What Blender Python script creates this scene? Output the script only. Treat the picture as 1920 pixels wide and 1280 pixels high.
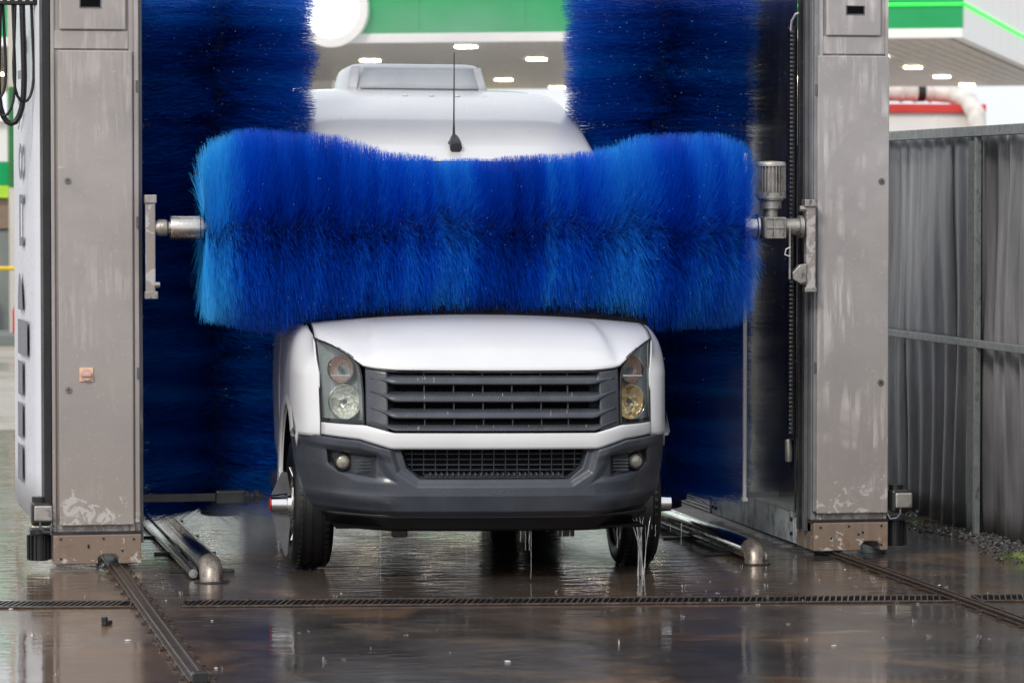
import bpy, bmesh, math, random
import numpy as np
from mathutils import Vector, Matrix
random.seed(7); rng = np.random.default_rng(11)
R = math.radians
for o in list(bpy.data.objects): bpy.data.objects.remove(o)
SC = bpy.context.scene; COL = SC.collection

# ------------------------------------------------------------------ camera
CAM = Vector((-3.455, -19.75, 1.98))
yaw, pit = R(10.26), math.atan((640-367)/6900)
cd = bpy.data.cameras.new('camera'); cam = bpy.data.objects.new('camera', cd); COL.objects.link(cam)
cam.location = CAM
fwd = Vector((math.sin(yaw)*math.cos(pit), math.cos(yaw)*math.cos(pit), -math.sin(pit)))
cam.rotation_euler = fwd.to_track_quat('-Z', 'Y').to_euler()
cd.sensor_width = 36; cd.lens = 6900/1920*36
cd.clip_start = .5; cd.clip_end = 2000
cd.dof.use_dof = True; cd.dof.focus_distance = 19.4; cd.dof.aperture_fstop = 5.6
SC.camera = cam

# ------------------------------------------------------------------ sky, sun
SUN_EL, SUN_AZ = R(40), R(215)       # azimuth clockwise from +Y
w = bpy.data.worlds.new('World'); SC.world = w; w.use_nodes = True
nt = w.node_tree; nt.nodes.clear()
sky = nt.nodes.new('ShaderNodeTexSky'); sky.sky_type = 'NISHITA'; sky.sun_disc = False
sky.sun_elevation = SUN_EL; sky.sun_rotation = SUN_AZ; sky.dust_density = 4; sky.air_density = 1.2
mixw = nt.nodes.new('ShaderNodeMix'); mixw.data_type = 'RGBA'; mixw.inputs[0].default_value = .72
mixw.inputs[7].default_value = (13.0, 13.4, 14.2, 1)      # thin bright overcast over the clear sky
bg = nt.nodes.new('ShaderNodeBackground'); bg.inputs[1].default_value = .1
wo = nt.nodes.new('ShaderNodeOutputWorld')
nt.links.new(sky.outputs[0], mixw.inputs[6]); nt.links.new(mixw.outputs[2], bg.inputs[0]); nt.links.new(bg.outputs[0], wo.inputs[0])
sd = bpy.data.lights.new('sun', 'SUN'); sd.energy = 1.5; sd.angle = R(12); sd.color = (1, .95, .87)
sun = bpy.data.objects.new('sun', sd); COL.objects.link(sun)
sdir = Vector((math.sin(SUN_AZ)*math.cos(SUN_EL), math.cos(SUN_AZ)*math.cos(SUN_EL), math.sin(SUN_EL)))
sun.rotation_euler = sdir.to_track_quat('Z', 'Y').to_euler()
SC.view_settings.view_transform = 'Standard'; SC.view_settings.look = 'None'
SC.view_settings.exposure = 0; SC.view_settings.gamma = 1; SC.view_settings.use_curve_mapping = False
SC.render.engine = 'CYCLES'
SC.cycles.max_bounces = 8; SC.cycles.transparent_max_bounces = 24

# ------------------------------------------------------------------ helpers
class MB:
    def __init__(s): s.v = []; s.f = []
    def add(s, vs, fs):
        b = len(s.v); s.v += [tuple(v) for v in vs]; s.f += [tuple(i+b for i in f) for f in fs]; return s
    def box(s, x0, x1, y0, y1, z0, z1, M=None):
        vs = [Vector((x, y, z)) for x in (x0, x1) for y in (y0, y1) for z in (z0, z1)]
        if M: vs = [M @ v for v in vs]
        return s.add(vs, [(0,1,3,2),(4,6,7,5),(0,4,5,1),(2,3,7,6),(0,2,6,4),(1,5,7,3)])
    def tube(s, pts, r, n=12, caps=True):
        pts = [Vector(p) for p in pts]; rs = r if isinstance(r, (list, tuple)) else [r]*len(pts)
        rings = []; up = None
        for i, p in enumerate(pts):
            t = (pts[min(i+1, len(pts)-1)]-pts[max(i-1, 0)]).normalized()
            if up is None: up = t.orthogonal().normalized()
            up = (up - t*up.dot(t)).normalized(); sd_ = t.cross(up)
            rings.append([p+(up*math.cos(a)+sd_*math.sin(a))*rs[i] for a in [2*math.pi*k/n for k in range(n)]])
        vs = [v for q in rings for v in q]; fs = []
        for i in range(len(pts)-1):
            for k in range(n): fs.append((i*n+k, i*n+(k+1)%n, (i+1)*n+(k+1)%n, (i+1)*n+k))
        if caps: fs.append(tuple(range(n))[::-1]); fs.append(tuple((len(pts)-1)*n+k for k in range(n)))
        return s.add(vs, fs)
    def lathe(s, prof, o, ax, n=32, close=False):
        """prof: list of (along, radius) about axis ax from o"""
        ax = Vector(ax).normalized(); u = ax.orthogonal().normalized(); w_ = ax.cross(u); o = Vector(o)
        vs = []; fs = []
        for a, r in prof:
            for k in range(n):
                t = 2*math.pi*k/n; vs.append(o+ax*a+(u*math.cos(t)+w_*math.sin(t))*r)
        m = len(prof)
        for i in range(m-1 if not close else m):
            j = (i+1) % m
            for k in range(n): fs.append((i*n+k, i*n+(k+1)%n, j*n+(k+1)%n, j*n+k))
        return s.add(vs, fs)
    def prism(s, pts, d):
        """polygon (3D points) extruded by vector d"""
        n = len(pts); d = Vector(d); vs = [Vector(p) for p in pts]+[Vector(p)+d for p in pts]
        fs = [tuple(range(n)), tuple(range(2*n-1, n-1, -1))]+[(i, i+n, (i+1)%n+n, (i+1)%n) for i in range(n)]
        return s.add(vs, fs)
    def grid(s, F, nu, nv):
        vs = [F(i/nu, j/nv) for j in range(nv+1) for i in range(nu+1)]
        return s.add(vs, [(j*(nu+1)+i, j*(nu+1)+i+1, (j+1)*(nu+1)+i+1, (j+1)*(nu+1)+i) for j in range(nv) for i in range(nu)])
    def build(s, name, mat, parent=None, bevel=0, smooth=None, solid=0, sub=0, kind=None):
        me = bpy.data.meshes.new(name); me.from_pydata([tuple(v) for v in s.v], [], s.f); me.validate()
        bm = bmesh.new(); bm.from_mesh(me); bmesh.ops.recalc_face_normals(bm, faces=bm.faces); bm.to_mesh(me); bm.free()
        me.materials.append(mat)
        o = bpy.data.objects.new(name, me); COL.objects.link(o); o.parent = parent
        if smooth is not None:
            if smooth >= 179: me.shade_smooth()
            else:
                me.shade_smooth(); me.set_sharp_from_angle(angle=R(smooth))
        if solid: m = o.modifiers.new('s', 'SOLIDIFY'); m.thickness = solid; m.offset = -1
        if bevel: m = o.modifiers.new('b', 'BEVEL'); m.width = bevel; m.segments = 2; m.limit_method = 'ANGLE'; m.angle_limit = R(40)
        if sub: m = o.modifiers.new('u', 'SUBSURF'); m.levels = m.render_levels = sub
        if kind: o['kind'] = kind
        return o

def tag(o, label=None, cat=None, group=None, kind=None):
    for k, v in (('label', label), ('category', cat), ('group', group), ('kind', kind)):
        if v: o[k] = v
    return o
def empty(name, loc=(0, 0, 0), rot=(0, 0, 0)):
    o = bpy.data.objects.new(name, None); COL.objects.link(o); o.location = loc; o.rotation_euler = rot
    o.empty_display_size = .2; return o
def inst(name, src, parent, loc=(0, 0, 0), rot=(0, 0, 0), sc=(1, 1, 1)):
    o = src.copy(); o.name = name; COL.objects.link(o); o.parent = parent
    o.location = loc; o.rotation_euler = rot; o.scale = sc; return o
def lerp(a, b, t): return a+(b-a)*t
def itp(x, t): return float(np.interp(x, [p[0] for p in t], [p[1] for p in t]))
def sstep(a, b, x):
    t = min(1, max(0, (x-a)/(b-a))); return t*t*(3-2*t)

# ------------------------------------------------------------------ materials
class NT:
    def __init__(s, name):
        s.m = bpy.data.materials.new(name); s.m.use_nodes = True; s.t = s.m.node_tree
        s.b = s.t.nodes['Principled BSDF']; s.out = s.t.nodes['Material Output']
    def n(s, typ, **kw):
        x = s.t.nodes.new(typ)
        for k, v in kw.items():
            if k.startswith('i_'): x.inputs[k[2:].replace('_', ' ')].default_value = v
            else: setattr(x, k, v)
        return x
    def l(s, a, b): s.t.links.new(a, b)
    def coord(s, scale=(1, 1, 1), out='Object', rot=(0,0,0)):
        c = s.n('ShaderNodeTexCoord'); m = s.n('ShaderNodeMapping'); m.inputs['Scale'].default_value = scale
        m.inputs['Rotation'].default_value = rot
        s.l(c.outputs[out], m.inputs[0]); return m.outputs[0]
    def noise(s, vec, scale=5, detail=4, rough=.55, dist=0):
        x = s.n('ShaderNodeTexNoise'); x.inputs['Scale'].default_value = scale; x.inputs['Detail'].default_value = detail
        x.inputs['Roughness'].default_value = rough; x.inputs['Distortion'].default_value = dist
        if vec is not None: s.l(vec, x.inputs['Vector'])
        return x.outputs['Fac']
    def ramp(s, fac, stops):
        x = s.n('ShaderNodeValToRGB'); e = x.color_ramp.elements
        while len(e) < len(stops): e.new(.5)
        for k, (p, c) in enumerate(stops):
            e[k].position = p; e[k].color = c if len(c) == 4 else (*c, 1)
        s.l(fac, x.inputs[0]); return x.outputs[0]
    def mix(s, fac, a, b):
        x = s.n('ShaderNodeMix', data_type='RGBA')
        for sock, v in ((0, fac), (6, a), (7, b)):
            if isinstance(v, (int, float)): x.inputs[sock].default_value = v
            elif isinstance(v, tuple): x.inputs[sock].default_value = v if len(v) == 4 else (*v, 1)
            else: s.l(v, x.inputs[sock])
        return x.outputs[2]
    def math(s, op, a, b=0):
        x = s.n('ShaderNodeMath', operation=op)
        for k, v in enumerate((a, b)):
            if isinstance(v, (int, float)): x.inputs[k].default_value = v
            else: s.l(v, x.inputs[k])
        return x.outputs[0]
    def bump(s, h, st=.3, d=.01, prev=None):
        x = s.n('ShaderNodeBump'); x.inputs['Strength'].default_value = st; x.inputs['Distance'].default_value = d
        s.l(h, x.inputs['Height'])
        if prev is not None: s.l(prev, x.inputs['Normal'])
        return x.outputs[0]

def worn(name, c, rough=.45, metal=0, var=.25, scale=3, bump=.05, dirt=None, dirtpos=.62, coat=0):
    """painted / plain surface with cloudy wear, fine grain and optional dirt patches"""
    m = NT(name); v = m.coord()
    n1 = m.noise(v, scale, 6, .6); n2 = m.noise(v, scale*14, 3)
    a = tuple(x*(1-var) for x in c); b = tuple(min(1, x*(1+var*.6)) for x in c)
    col = m.ramp(n1, [(.3, a), (.7, b)])
    if dirt:
        d = m.ramp(m.noise(m.coord((1, 1, .6)), scale*2.3, 8, .65, .5), [(dirtpos-.06, (0,0,0)), (dirtpos+.06, (1,1,1))])
        col = m.mix(d, col, dirt)
    m.l(col, m.b.inputs['Base Color'])
    m.l(m.ramp(n2, [(.3, (max(.02, rough-.1),)*3), (.7, (min(1, rough+.12),)*3)]), m.b.inputs['Roughness'])
    m.b.inputs['Metallic'].default_value = metal
    if coat: m.b.inputs['Coat Weight'].default_value = coat; m.b.inputs['Coat Roughness'].default_value = .06
    if bump: m.l(m.bump(n2, bump, .004), m.b.inputs['Normal'])
    return m.m
def glow(name, c, st, rough=.4):
    m = NT(name); m.b.inputs['Base Color'].default_value = (*c, 1); m.b.inputs['Emission Color'].default_value = (*c, 1)
    m.b.inputs['Emission Strength'].default_value = st; m.b.inputs['Roughness'].default_value = rough; return m.m

def column_paint(name, base, drip, seed, rusty=False, chipz=.28):
    """grey enamel: cloudy dirt, pale limescale runs, flaking near the bottom"""
    m = NT(name); v = m.coord(); o3 = (seed, seed*.7, seed*.3)
    mp = m.n('ShaderNodeMapping'); mp.inputs['Location'].default_value = o3; m.l(v, mp.inputs[0]); v = mp.outputs[0]
    n1 = m.noise(v, 1.6, 6, .6)
    col = m.ramp(n1, [(.3, tuple(x*.78 for x in base)), (.7, tuple(x*1.1 for x in base))])
    st = m.n('ShaderNodeMapping'); st.inputs['Scale'].default_value = (1, 1, .09); m.l(v, st.inputs[0])
    runs = m.noise(st.outputs[0], 26, 5, .62, .25); area = m.noise(v, 2.3, 3, .5, .8)
    rr = m.math('MULTIPLY', m.ramp(runs, [(.48, (0,0,0)), (.6, (1,1,1))]), m.ramp(area, [(.5-.02*drip, (0,0,0)), (.62, (1,1,1))]))
    col = m.mix(m.math('MULTIPLY', rr, .55*drip), col, tuple(min(.9, x*1.75) for x in base))
    # dark grime on the lower third
    sep = m.n('ShaderNodeSeparateXYZ'); m.l(m.coord(), sep.inputs[0]); z = sep.outputs[2]
    gr = m.math('MULTIPLY', m.ramp(m.math('ADD', m.math('MULTIPLY', z, -.45), m.math('ADD', n1, .4)), [(.3, (0,0,0)), (.8, (1,1,1))]), .45)
    col = m.mix(gr, col, (base[0]*.62, base[1]*.52, base[2]*.45))
    # scuffed speckles
    sp = m.noise(v, 70, 2); col = m.mix(m.math('MULTIPLY', m.ramp(sp, [(.66, (0,0,0)), (.7, (1,1,1))]), .35), col, (.55, .53, .5))
    # paint flaked off low down: pale primer
    fl = m.noise(v, 14, 7, .62, .6)
    zz = m.ramp(z, [(0, (1,1,1)), (1, (0,0,0))]); zr = zz.node; zr.color_ramp.elements[0].position = chipz; zr.color_ramp.elements[1].position = chipz+.2
    fm = m.ramp(m.math('ADD', fl, m.math('MULTIPLY', zz, .17)), [(.70, (0,0,0)), (.715, (1,1,1))])
    col = m.mix(fm, col, (.48, .46, .44))
    if rusty:
        rm = m.ramp(m.noise(v, 9, 6, .6, 1), [(.58, (0,0,0)), (.72, (1,1,1))]); col = m.mix(m.math('MULTIPLY', rm, .7), col, (.20, .10, .05))
    m.l(col, m.b.inputs['Base Color'])
    m.l(m.ramp(n1, [(.3, (.32,)*3), (.7, (.5,)*3)]), m.b.inputs['Roughness'])
    b1 = m.bump(fm, .25, .002); b2 = m.bump(m.noise(v, 2.2, 2), .25, .02, b1); m.l(m.bump(sp, .06, .002, b2), m.b.inputs['Normal'])
    return m.m

M = {}
M['col_l'] = column_paint('column paint left', (.375, .345, .33), .5, 3.1)
M['col_r'] = column_paint('column paint right', (.37, .35, .345), 1.35, 8.3)
M['base_box'] = column_paint('base box paint', (.27, .21, .165), .5, 5.2, True, .02)
M['strip'] = worn('grey rail strip', (.13, .13, .14), .35, .3, .35, 4, .1, (.25, .24, .23), .68)
M['strip_lt'] = worn('pale grey strip', (.25, .25, .26), .35, .2, .3, 4, .1)
M['black'] = worn('black plastic', (.012, .012, .014), .35, 0, .4, 6)
M['rubber'] = worn('rubber', (.008, .008, .009), .38, 0, .5, 9, .3)
M['dark'] = worn('dark grime metal', (.03, .03, .032), .35, .3, .5, 5, .15, (.08, .075, .07), .64)
M['panel_dark'] = None
M['alu'] = worn('cast aluminium', (.42, .40, .37), .42, .75, .3, 12, .3, (.16, .14, .12), .6)
M['steel'] = worn('brushed steel', (.55, .53, .50), .22, 1, .2, 8, .1)
M['chrome'] = worn('chrome', (.72, .72, .70), .09, 1, .12, 3, .05)
M['galv'] = worn('galvanised steel', (.46, .50, .53), .36, .25, .4, 5, .5, (.10, .10, .10), .56)
M['railsteel'] = worn('rusty rail steel', (.085, .058, .045), .28, .6, .45, 14, .5, (.16, .13, .11), .62)
M['grate'] = worn('wet grating', (.20, .19, .18), .2, .7, .3, 14)
M['elbow'] = worn('dull scratched elbow', (.36, .31, .27), .3, .7, .35, 14, .3, (.16, .11, .08), .58)
M['banner'] = worn('white banner sheet', (.72, .74, .80), .35, 0, .08, 2, .02)
M['letter'] = worn('grey vinyl letter', (.16, .16, .19), .4, 0, .15, 5, 0)
M['white_steel'] = worn('white enamel', (.75, .75, .74), .4, 0, .08)
M['lock'] = worn('steel lock', (.22, .22, .21), .3, .6, .2, 20)
M['switch_plate'] = worn('yellowed switch plate', (.75, .52, .34), .45, 0, .2, 30, .1)
M['switch_knob'] = worn('faded red knob', (.62, .40, .36), .4, 0, .2, 30)
M['red'] = worn('red plastic', (.5, .02, .02), .3)
# van
m = NT('white van paint'); v = m.coord()
dr = m.noise(v, 2.0, 5, .6)
m.l(m.ramp(dr, [(.3, (.66, .665, .685)), (.7, (.73, .735, .745))]), m.b.inputs['Base Color'])
m.b.inputs['Roughness'].default_value = .34; m.b.inputs['Coat Weight'].default_value = .8; m.b.inputs['Coat Roughness'].default_value = .07
vr = m.n('ShaderNodeTexVoronoi'); vr.inputs['Scale'].default_value = 95; m.l(v, vr.inputs['Vector'])
drops = m.ramp(vr.outputs['Distance'], [(.12, (1,1,1)), (.3, (0,0,0))])
m.l(m.bump(drops, .18, .0015), m.b.inputs['Coat Normal'])
M['vanw'] = m.m
m = NT('bumper plastic'); v = m.coord()
dr = m.noise(v, 5, 6, .6)
m.l(m.ramp(dr, [(.3, (.036, .042, .056)), (.7, (.056, .064, .082))]), m.b.inputs['Base Color'])
m.b.inputs['Roughness'].default_value = .38; m.b.inputs['Coat Weight'].default_value = .3; m.b.inputs['Coat Roughness'].default_value = .12
vr = m.n('ShaderNodeTexVoronoi'); vr.inputs['Scale'].default_value = 70; mp = m.coord((1, 1, .5)); m.l(mp, vr.inputs['Vector'])
drops = m.ramp(vr.outputs['Distance'], [(.12, (1,1,1)), (.32, (0,0,0))])
m.l(m.bump(drops, .35, .002), m.b.inputs['Normal'])
M['bumper'] = m.m
M['vblack'] = worn('satin black trim', (.014, .014, .015), .3, 0, .4, 8)
M['cavity'] = worn('dark cavity', (.006, .006, .007), .7, 0, .3, 8)
M['cavity'].node_tree.nodes['Principled BSDF'].inputs['Specular IOR Level'].default_value = .05
M['slat'] = worn('grille plastic', (.055, .062, .076), .27, 0, .25, 9, .1, (.10, .11, .12), .68)
M['seam'] = worn('panel gap rubber', (.01, .008, .008), .6, 0, .1)
M['lamp_dark'] = worn('lamp housing', (.26, .285, .29), .3, 0, .2, 8)
M['glassdark'] = worn('tinted glass', (.015, .018, .02), .04, 0, .2, 3, 0)
M['foglens'] = worn('fog lens', (.38, .36, .30), .12, .3, .2, 20)
M['acgrey'] = worn('grey roof unit panel', (.56, .59, .63), .35, 0, .1, 6)
M['hubc'] = M['chrome']
m = NT('faceted reflector'); v = m.coord()
vr = m.n('ShaderNodeTexVoronoi'); vr.inputs['Scale'].default_value = 34; m.l(v, vr.inputs['Vector'])
m.l(m.ramp(vr.outputs['Color'], [(.2, (.35, .37, .36)), (.5, (.95, .95, .9)), (.9, (.6, .56, .36))]), m.b.inputs['Base Color'])
m.b.inputs['Metallic'].default_value = .45; m.b.inputs['Roughness'].default_value = .2
m.l(m.bump(vr.outputs['Distance'], .9, .01), m.b.inputs['Normal'])
M['reflector'] = m.m
M['reflector_painted_glint'] = m.m.copy(); M['reflector_painted_glint'].name = 'reflector with painted golden reflection'  # right lamp only: a golden reflection painted into the facet colours
for x_ in M['reflector_painted_glint'].node_tree.nodes:
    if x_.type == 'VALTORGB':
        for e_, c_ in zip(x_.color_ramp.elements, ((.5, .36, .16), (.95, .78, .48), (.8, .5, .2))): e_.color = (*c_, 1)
m = NT('amber reflector'); v = m.coord((1, 1, 1))
wv = m.n('ShaderNodeTexWave'); wv.inputs['Scale'].default_value = 40; m.l(v, wv.inputs['Vector'])
m.l(m.ramp(wv.outputs['Fac'], [(.2, (.50, .25, .18)), (.8, (.80, .62, .55))]), m.b.inputs['Base Color'])
m.b.inputs['Metallic'].default_value = .5; m.b.inputs['Roughness'].default_value = .22; m.l(m.bump(wv.outputs['Fac'], .4, .003), m.b.inputs['Normal'])
M['amber'] = m.m
m = NT('clear lamp lens')
fr = m.n('ShaderNodeLayerWeight'); fr.inputs[0].default_value = .5; tr = m.n('ShaderNodeBsdfTransparent'); gl = m.n('ShaderNodeBsdfGlossy')
tr.inputs[0].default_value = (.86, .90, .90, 1); gl.inputs['Roughness'].default_value = .06; mx = m.n('ShaderNodeMixShader')
m.l(m.math('ADD', m.math('MULTIPLY', m.math('POWER', fr.outputs['Facing'], 4), .8), .06), mx.inputs[0]); m.l(tr.outputs[0], mx.inputs[1]); m.l(gl.outputs[0], mx.inputs[2]); m.l(mx.outputs[0], m.out.inputs[0])
M['lens'] = m.m
# water
m = NT('water'); gl = m.n('ShaderNodeBsdfGlossy'); gl.inputs['Roughness'].default_value = .05; tr = m.n('ShaderNodeBsdfTransparent')
df = m.n('ShaderNodeBsdfDiffuse'); df.inputs[0].default_value = (.75, .78, .8, 1)
a = m.n('ShaderNodeMixShader'); a.inputs[0].default_value = .5; b_ = m.n('ShaderNodeMixShader'); b_.inputs[0].default_value = .66
m.l(gl.outputs[0], a.inputs[1]); m.l(df.outputs[0], a.inputs[2]); m.l(tr.outputs[0], b_.inputs[1]); m.l(a.outputs[0], b_.inputs[2]); m.l(b_.outputs[0], m.out.inputs[0])
M['water'] = m.m
M['spray'] = m.m.copy(); M['spray'].name = 'fine spray'
for x_ in M['spray'].node_tree.nodes:
    if x_.type == 'MIX_SHADER' and abs(x_.inputs[0].default_value-.66) < .05: x_.inputs[0].default_value = .3

def bristle_mat(name, dark, mid, light, transl=.25):
    m = NT(name); at = m.n('ShaderNodeAttribute', attribute_name='tone')
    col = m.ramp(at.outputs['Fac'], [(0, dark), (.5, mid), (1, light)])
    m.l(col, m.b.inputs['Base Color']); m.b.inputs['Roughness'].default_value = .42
    m.b.inputs['Specular IOR Level'].default_value = .35
    t = m.n('ShaderNodeBsdfTranslucent'); m.l(col, t.inputs[0]); mx = m.n('ShaderNodeMixShader'); mx.inputs[0].default_value = transl
    m.l(m.b.outputs[0], mx.inputs[1]); m.l(t.outputs[0], mx.inputs[2]); m.l(mx.outputs[0], m.out.inputs[0]); return m.m
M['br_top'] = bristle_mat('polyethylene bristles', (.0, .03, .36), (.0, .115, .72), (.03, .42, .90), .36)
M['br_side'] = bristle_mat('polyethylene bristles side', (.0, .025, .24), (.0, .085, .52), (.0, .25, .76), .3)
M['br_core'] = worn('brush core', (.002, .006, .04), .6)

# ------------------------------------------------------------------ ground
m = NT('wet stained concrete'); v = m.coord()
big = m.noise(v, .33, 5, .6, .4); med = m.noise(v, 2.2, 6, .6, .3); fine = m.noise(v, 90, 3)
col = m.ramp(med, [(.3, (.034, .030, .029)), (.7, (.078, .069, .066))])
col = m.mix(m.ramp(big, [(.45, (0,0,0)), (.60, (.6,.6,.6))]), col, (.105, .070, .048))
sx = m.n('ShaderNodeSeparateXYZ'); m.l(v, sx.inputs[0])
lft = m.ramp(m.math('ADD', m.math('MULTIPLY', sx.outputs[0], -.3), m.math('MULTIPLY', big, .5)), [(.78, (0,0,0)), (.95, (.8,.8,.8))])
col = m.mix(lft, col, (.155, .105, .075))
col = m.mix(m.math('MULTIPLY', m.ramp(m.noise(v, 1.1, 6, .7, .6), [(.52, (0,0,0)), (.68, (1,1,1))]), .8), col, (.20, .125, .07))
m.l(col, m.b.inputs['Base Color'])
pud = m.ramp(m.noise(m.coord((1, .55, 1)), .9, 6, .62, .6), [(.38, (0,0,0)), (.56, (1,1,1))])
m.l(m.mix(pud, (.22,)*3, (.04,)*3), m.b.inputs['Roughness'])
scum = m.ramp(m.noise(m.coord((.35, 1.6, 1)), 3.2, 9, .72, 1.2), [(.60, (0,0,0)), (.64, (1,1,1))])
col = m.mix(m.math('MULTIPLY', scum, .35), col, (.30, .27, .24)); m.l(col, m.b.inputs['Base Color'])
m.b.inputs['IOR'].default_value = 1.42; m.b.inputs['Specular IOR Level'].default_value = .62
rip = m.noise(m.coord((.55, 1.3, 1)), 8, 4, .55, .6)
ripmask = m.ramp(sx.outputs[1], [(0, (0,0,0)), (1, (1,1,1))]); e = ripmask.node.color_ramp.elements; e[0].position = 0; e[1].position = 1
# water is livelier under the machine than in the forecourt in front of it
mr = m.n('ShaderNodeMapRange'); mr.inputs['From Min'].default_value = -2.6; mr.inputs['From Max'].default_value = .3; m.l(sx.outputs[1], mr.inputs[0])
rs = m.math('ADD', m.math('MULTIPLY', mr.outputs[0], .95), .17)
rs = m.math('ADD', rs, m.math('MULTIPLY', m.ramp(m.noise(m.coord((.5, 1, 1)), 1.3, 4, .6, .5), [(.55, (0,0,0)), (.66, (1,1,1))]), .45))
hgt = m.math('MULTIPLY', rip, rs)
gr = m.math('MULTIPLY', m.mix(pud, (1, 1, 1), (.08, .08, .08)), fine)
b1 = m.bump(hgt, 1, .006); b2 = m.bump(gr, .35, .0012, b1)
m.l(m.bump(m.noise(v, .8, 2), .5, .01, b2), m.b.inputs['Normal'])
M['ground'] = m.m
S = MB(); S.box(-300, 300, -40, 500, -.3, 0).build('ground', M['ground'], kind='structure')
m = NT('pale forecourt concrete'); v = m.coord()
m.l(m.ramp(m.noise(v, .5, 6, .6), [(.3, (.28, .25, .21)), (.7, (.42, .38, .33))]), m.b.inputs['Base Color'])
m.l(m.ramp(m.noise(v, .25, 3), [(.4, (.2,)*3), (.6, (.55,)*3)]), m.b.inputs['Roughness'])
M['fore'] = m.m
MB().box(-300, 300, 11.5, 480, 0, .012).build('forecourt_pavement', M['fore'], kind='structure')

# drain channels: slotted grating let into the floor, in three lengths
bar_src = None
def drain(x0, x1, label):
    global bar_src
    def yl(x): return -1.86-(x+2.73)*.118
    t = empty('drain_channel', (x0, yl(x0), 0), (0, 0, math.atan(-.118))); L = (x1-x0)/math.cos(math.atan(.118))
    tag(t, label, 'drain', 'drain channels in the wash floor')
    f = MB(); f.box(0, L, -.140, -.118, .001, .011); f.box(0, L, .118, .140, .001, .011); f.box(0, .012, -.118, .118, .001, .010); f.box(L-.012, L, -.118, .118, .001, .010)
    f.build('frame', M['railsteel'], t, .002)
    MB().box(.012, L-.012, -.118, .118, .0005, .003).build('channel_shade_sheet', M['cavity'], t)  # flat black sheet stands in for the shade down inside the channel
    n = int(L/.0305)
    for k in range(n):
        x = .03+k*(L-.06)/n
        if bar_src is None:
            bar_src = MB().box(-.0035, .0035, -.118, .118, .0035, .0105).build('grate_bar', M['grate'], t)
            bar_src.location = (x, 0, 0); bar_src.rotation_euler = (0, 0, -.17)
        else: inst('grate_bar', bar_src, t, (x, 0, 0), (0, 0, -.17))
drain(-3.2, -2.10, 'short drain grating left of the left floor rail')
drain(-1.86, 1.88, 'long drain grating crossing the floor in front of the van')
drain(2.0, 2.9, 'short drain grating right of the right floor rail, towards the fence')

# floor rails
def rail(X, y0, y1, label, cap):
    t = tag(empty('guide_rail', (X, y0, 0)), label, 'rail', 'floor rails the gantry rolls on'); L = y1-y0
    MB().box(-.045, .045, 0, L, .001, .012).build('rail_bed', M['railsteel'], t, .003)
    for x in (-.028, .013):
        MB().box(x, x+.012, .02, L, .0125, .027).build('rail_flange', M['railsteel'], t, .004)
    MB().box(-.0128, .0128, .02, L, .0125, .019).build('rail_web', M['railsteel'], t)
    src = None
    for k in range(int(min(L, 9)/.33)):
        for s in (-1, 1):
            if src is None:
                src = MB().box(-.018, .018, -.012, .012, .0, .008).tube([(0, 0, .008), (0, 0, .018)], .006, 6).build('anchor_clip', M['railsteel'], t, 0)
                src.location = (s*.056, .1+k*.33, .002)
            else: inst('anchor_clip', src, t, (s*.056, .1+k*.33, .002), (0, 0, rng.uniform(-.2, .2)))
    if cap: MB().box(-.032, .032, -.03, .02, .0, .048).build('end_stop', M['vblack'], t, .006)
rail(-2.05, -4.85, 11, 'left floor rail running under the left column, black end stop at its near end', True)
rail(1.90, -9, 11, 'right floor rail running under the right column towards the fence side', False)

# chrome wheel guides
def guide(x, y0, r, label, flat):
    t = tag(empty('wheel_guide', (x, y0, 0)), label, 'guide rail', 'chromed wheel guide tubes')
    pts = [(.0, -.005, 0), (0, .01, r*.9), (0, .03, r*1.6), (0, .08, r*2.05), (0, .16, r*2.2), (0, 5.2, r*2.2), (0, 5.3, r*2), (0, 5.36, 0)]
    h = r*1.3; pts = [(0, .10, h), (0, 5.2, h), (0, 5.36, 0)]
    MB().tube(pts, r, 28).build('tube', M['chrome'], t, 0, 60)
    MB().tube([(0, .101, h), (0, .075, h*.99), (0, .045, h*.90), (0, .02, h*.72), (0, .005, h*.45), (0, 0, 0)], [r*1.01]*6, 28).build('end_elbow', M['elbow'], t, 0, 60)
    MB().tube([(-r*1.35*flat, .12, r*.55), (-r*1.35*flat, 5.0, r*.55)], r*.40, 14).build('lower_tube', M['steel'], t, 0, 60)
    MB().tube([(0, -.005, .001), (0, -.005, .006)], r*1.5, 20).build('foot_plate', M['dark'], t)
    src = None
    for k in range(5):
        if src is None:
            src = MB().box(-.17, .17, -.02, .02, .001, .014).build('bracket', M['dark'], t, .002); src.location = (0, .5+k, 0)
        else: inst('bracket', src, t, (0, .5+k, 0))
guide(-1.62, -.95, .060, 'chrome guide tube on the floor left of the van, beside the left column', 1)
guide(1.35, -.55, .056, 'chrome guide tube on the floor right of the van, by the right front wheel', -1)

# ------------------------------------------------------------------ gantry
YF = -.18
G = tag(empty('wash_gantry', (0, 1, 0)), 'weathered grey car wash gantry standing over the white van on two box columns', 'car wash')
def gz(o): o.location = o.location - Vector((0, 1, 0)) if o.parent is G else o.location; return o
def gp(mb, name, mat, parent=G, **kw):
    o = mb.build(name, mat, parent, **kw)
    if parent is G: o.location = (0, -1, 0)
    return o
HT = 3.25
m = NT('wet dark splash panel'); v = m.coord((1, 1, .08))
m.l(m.ramp(m.noise(v, 30, 5, .6), [(.35, (.012, .013, .014)), (.7, (.040, .037, .033))]), m.b.inputs['Base Color'])
m.b.inputs['Roughness'].default_value = .22; m.l(m.bump(m.noise(v, 60, 3), .2, .004), m.b.inputs['Normal']); M['panel_dark'] = m.m

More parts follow.
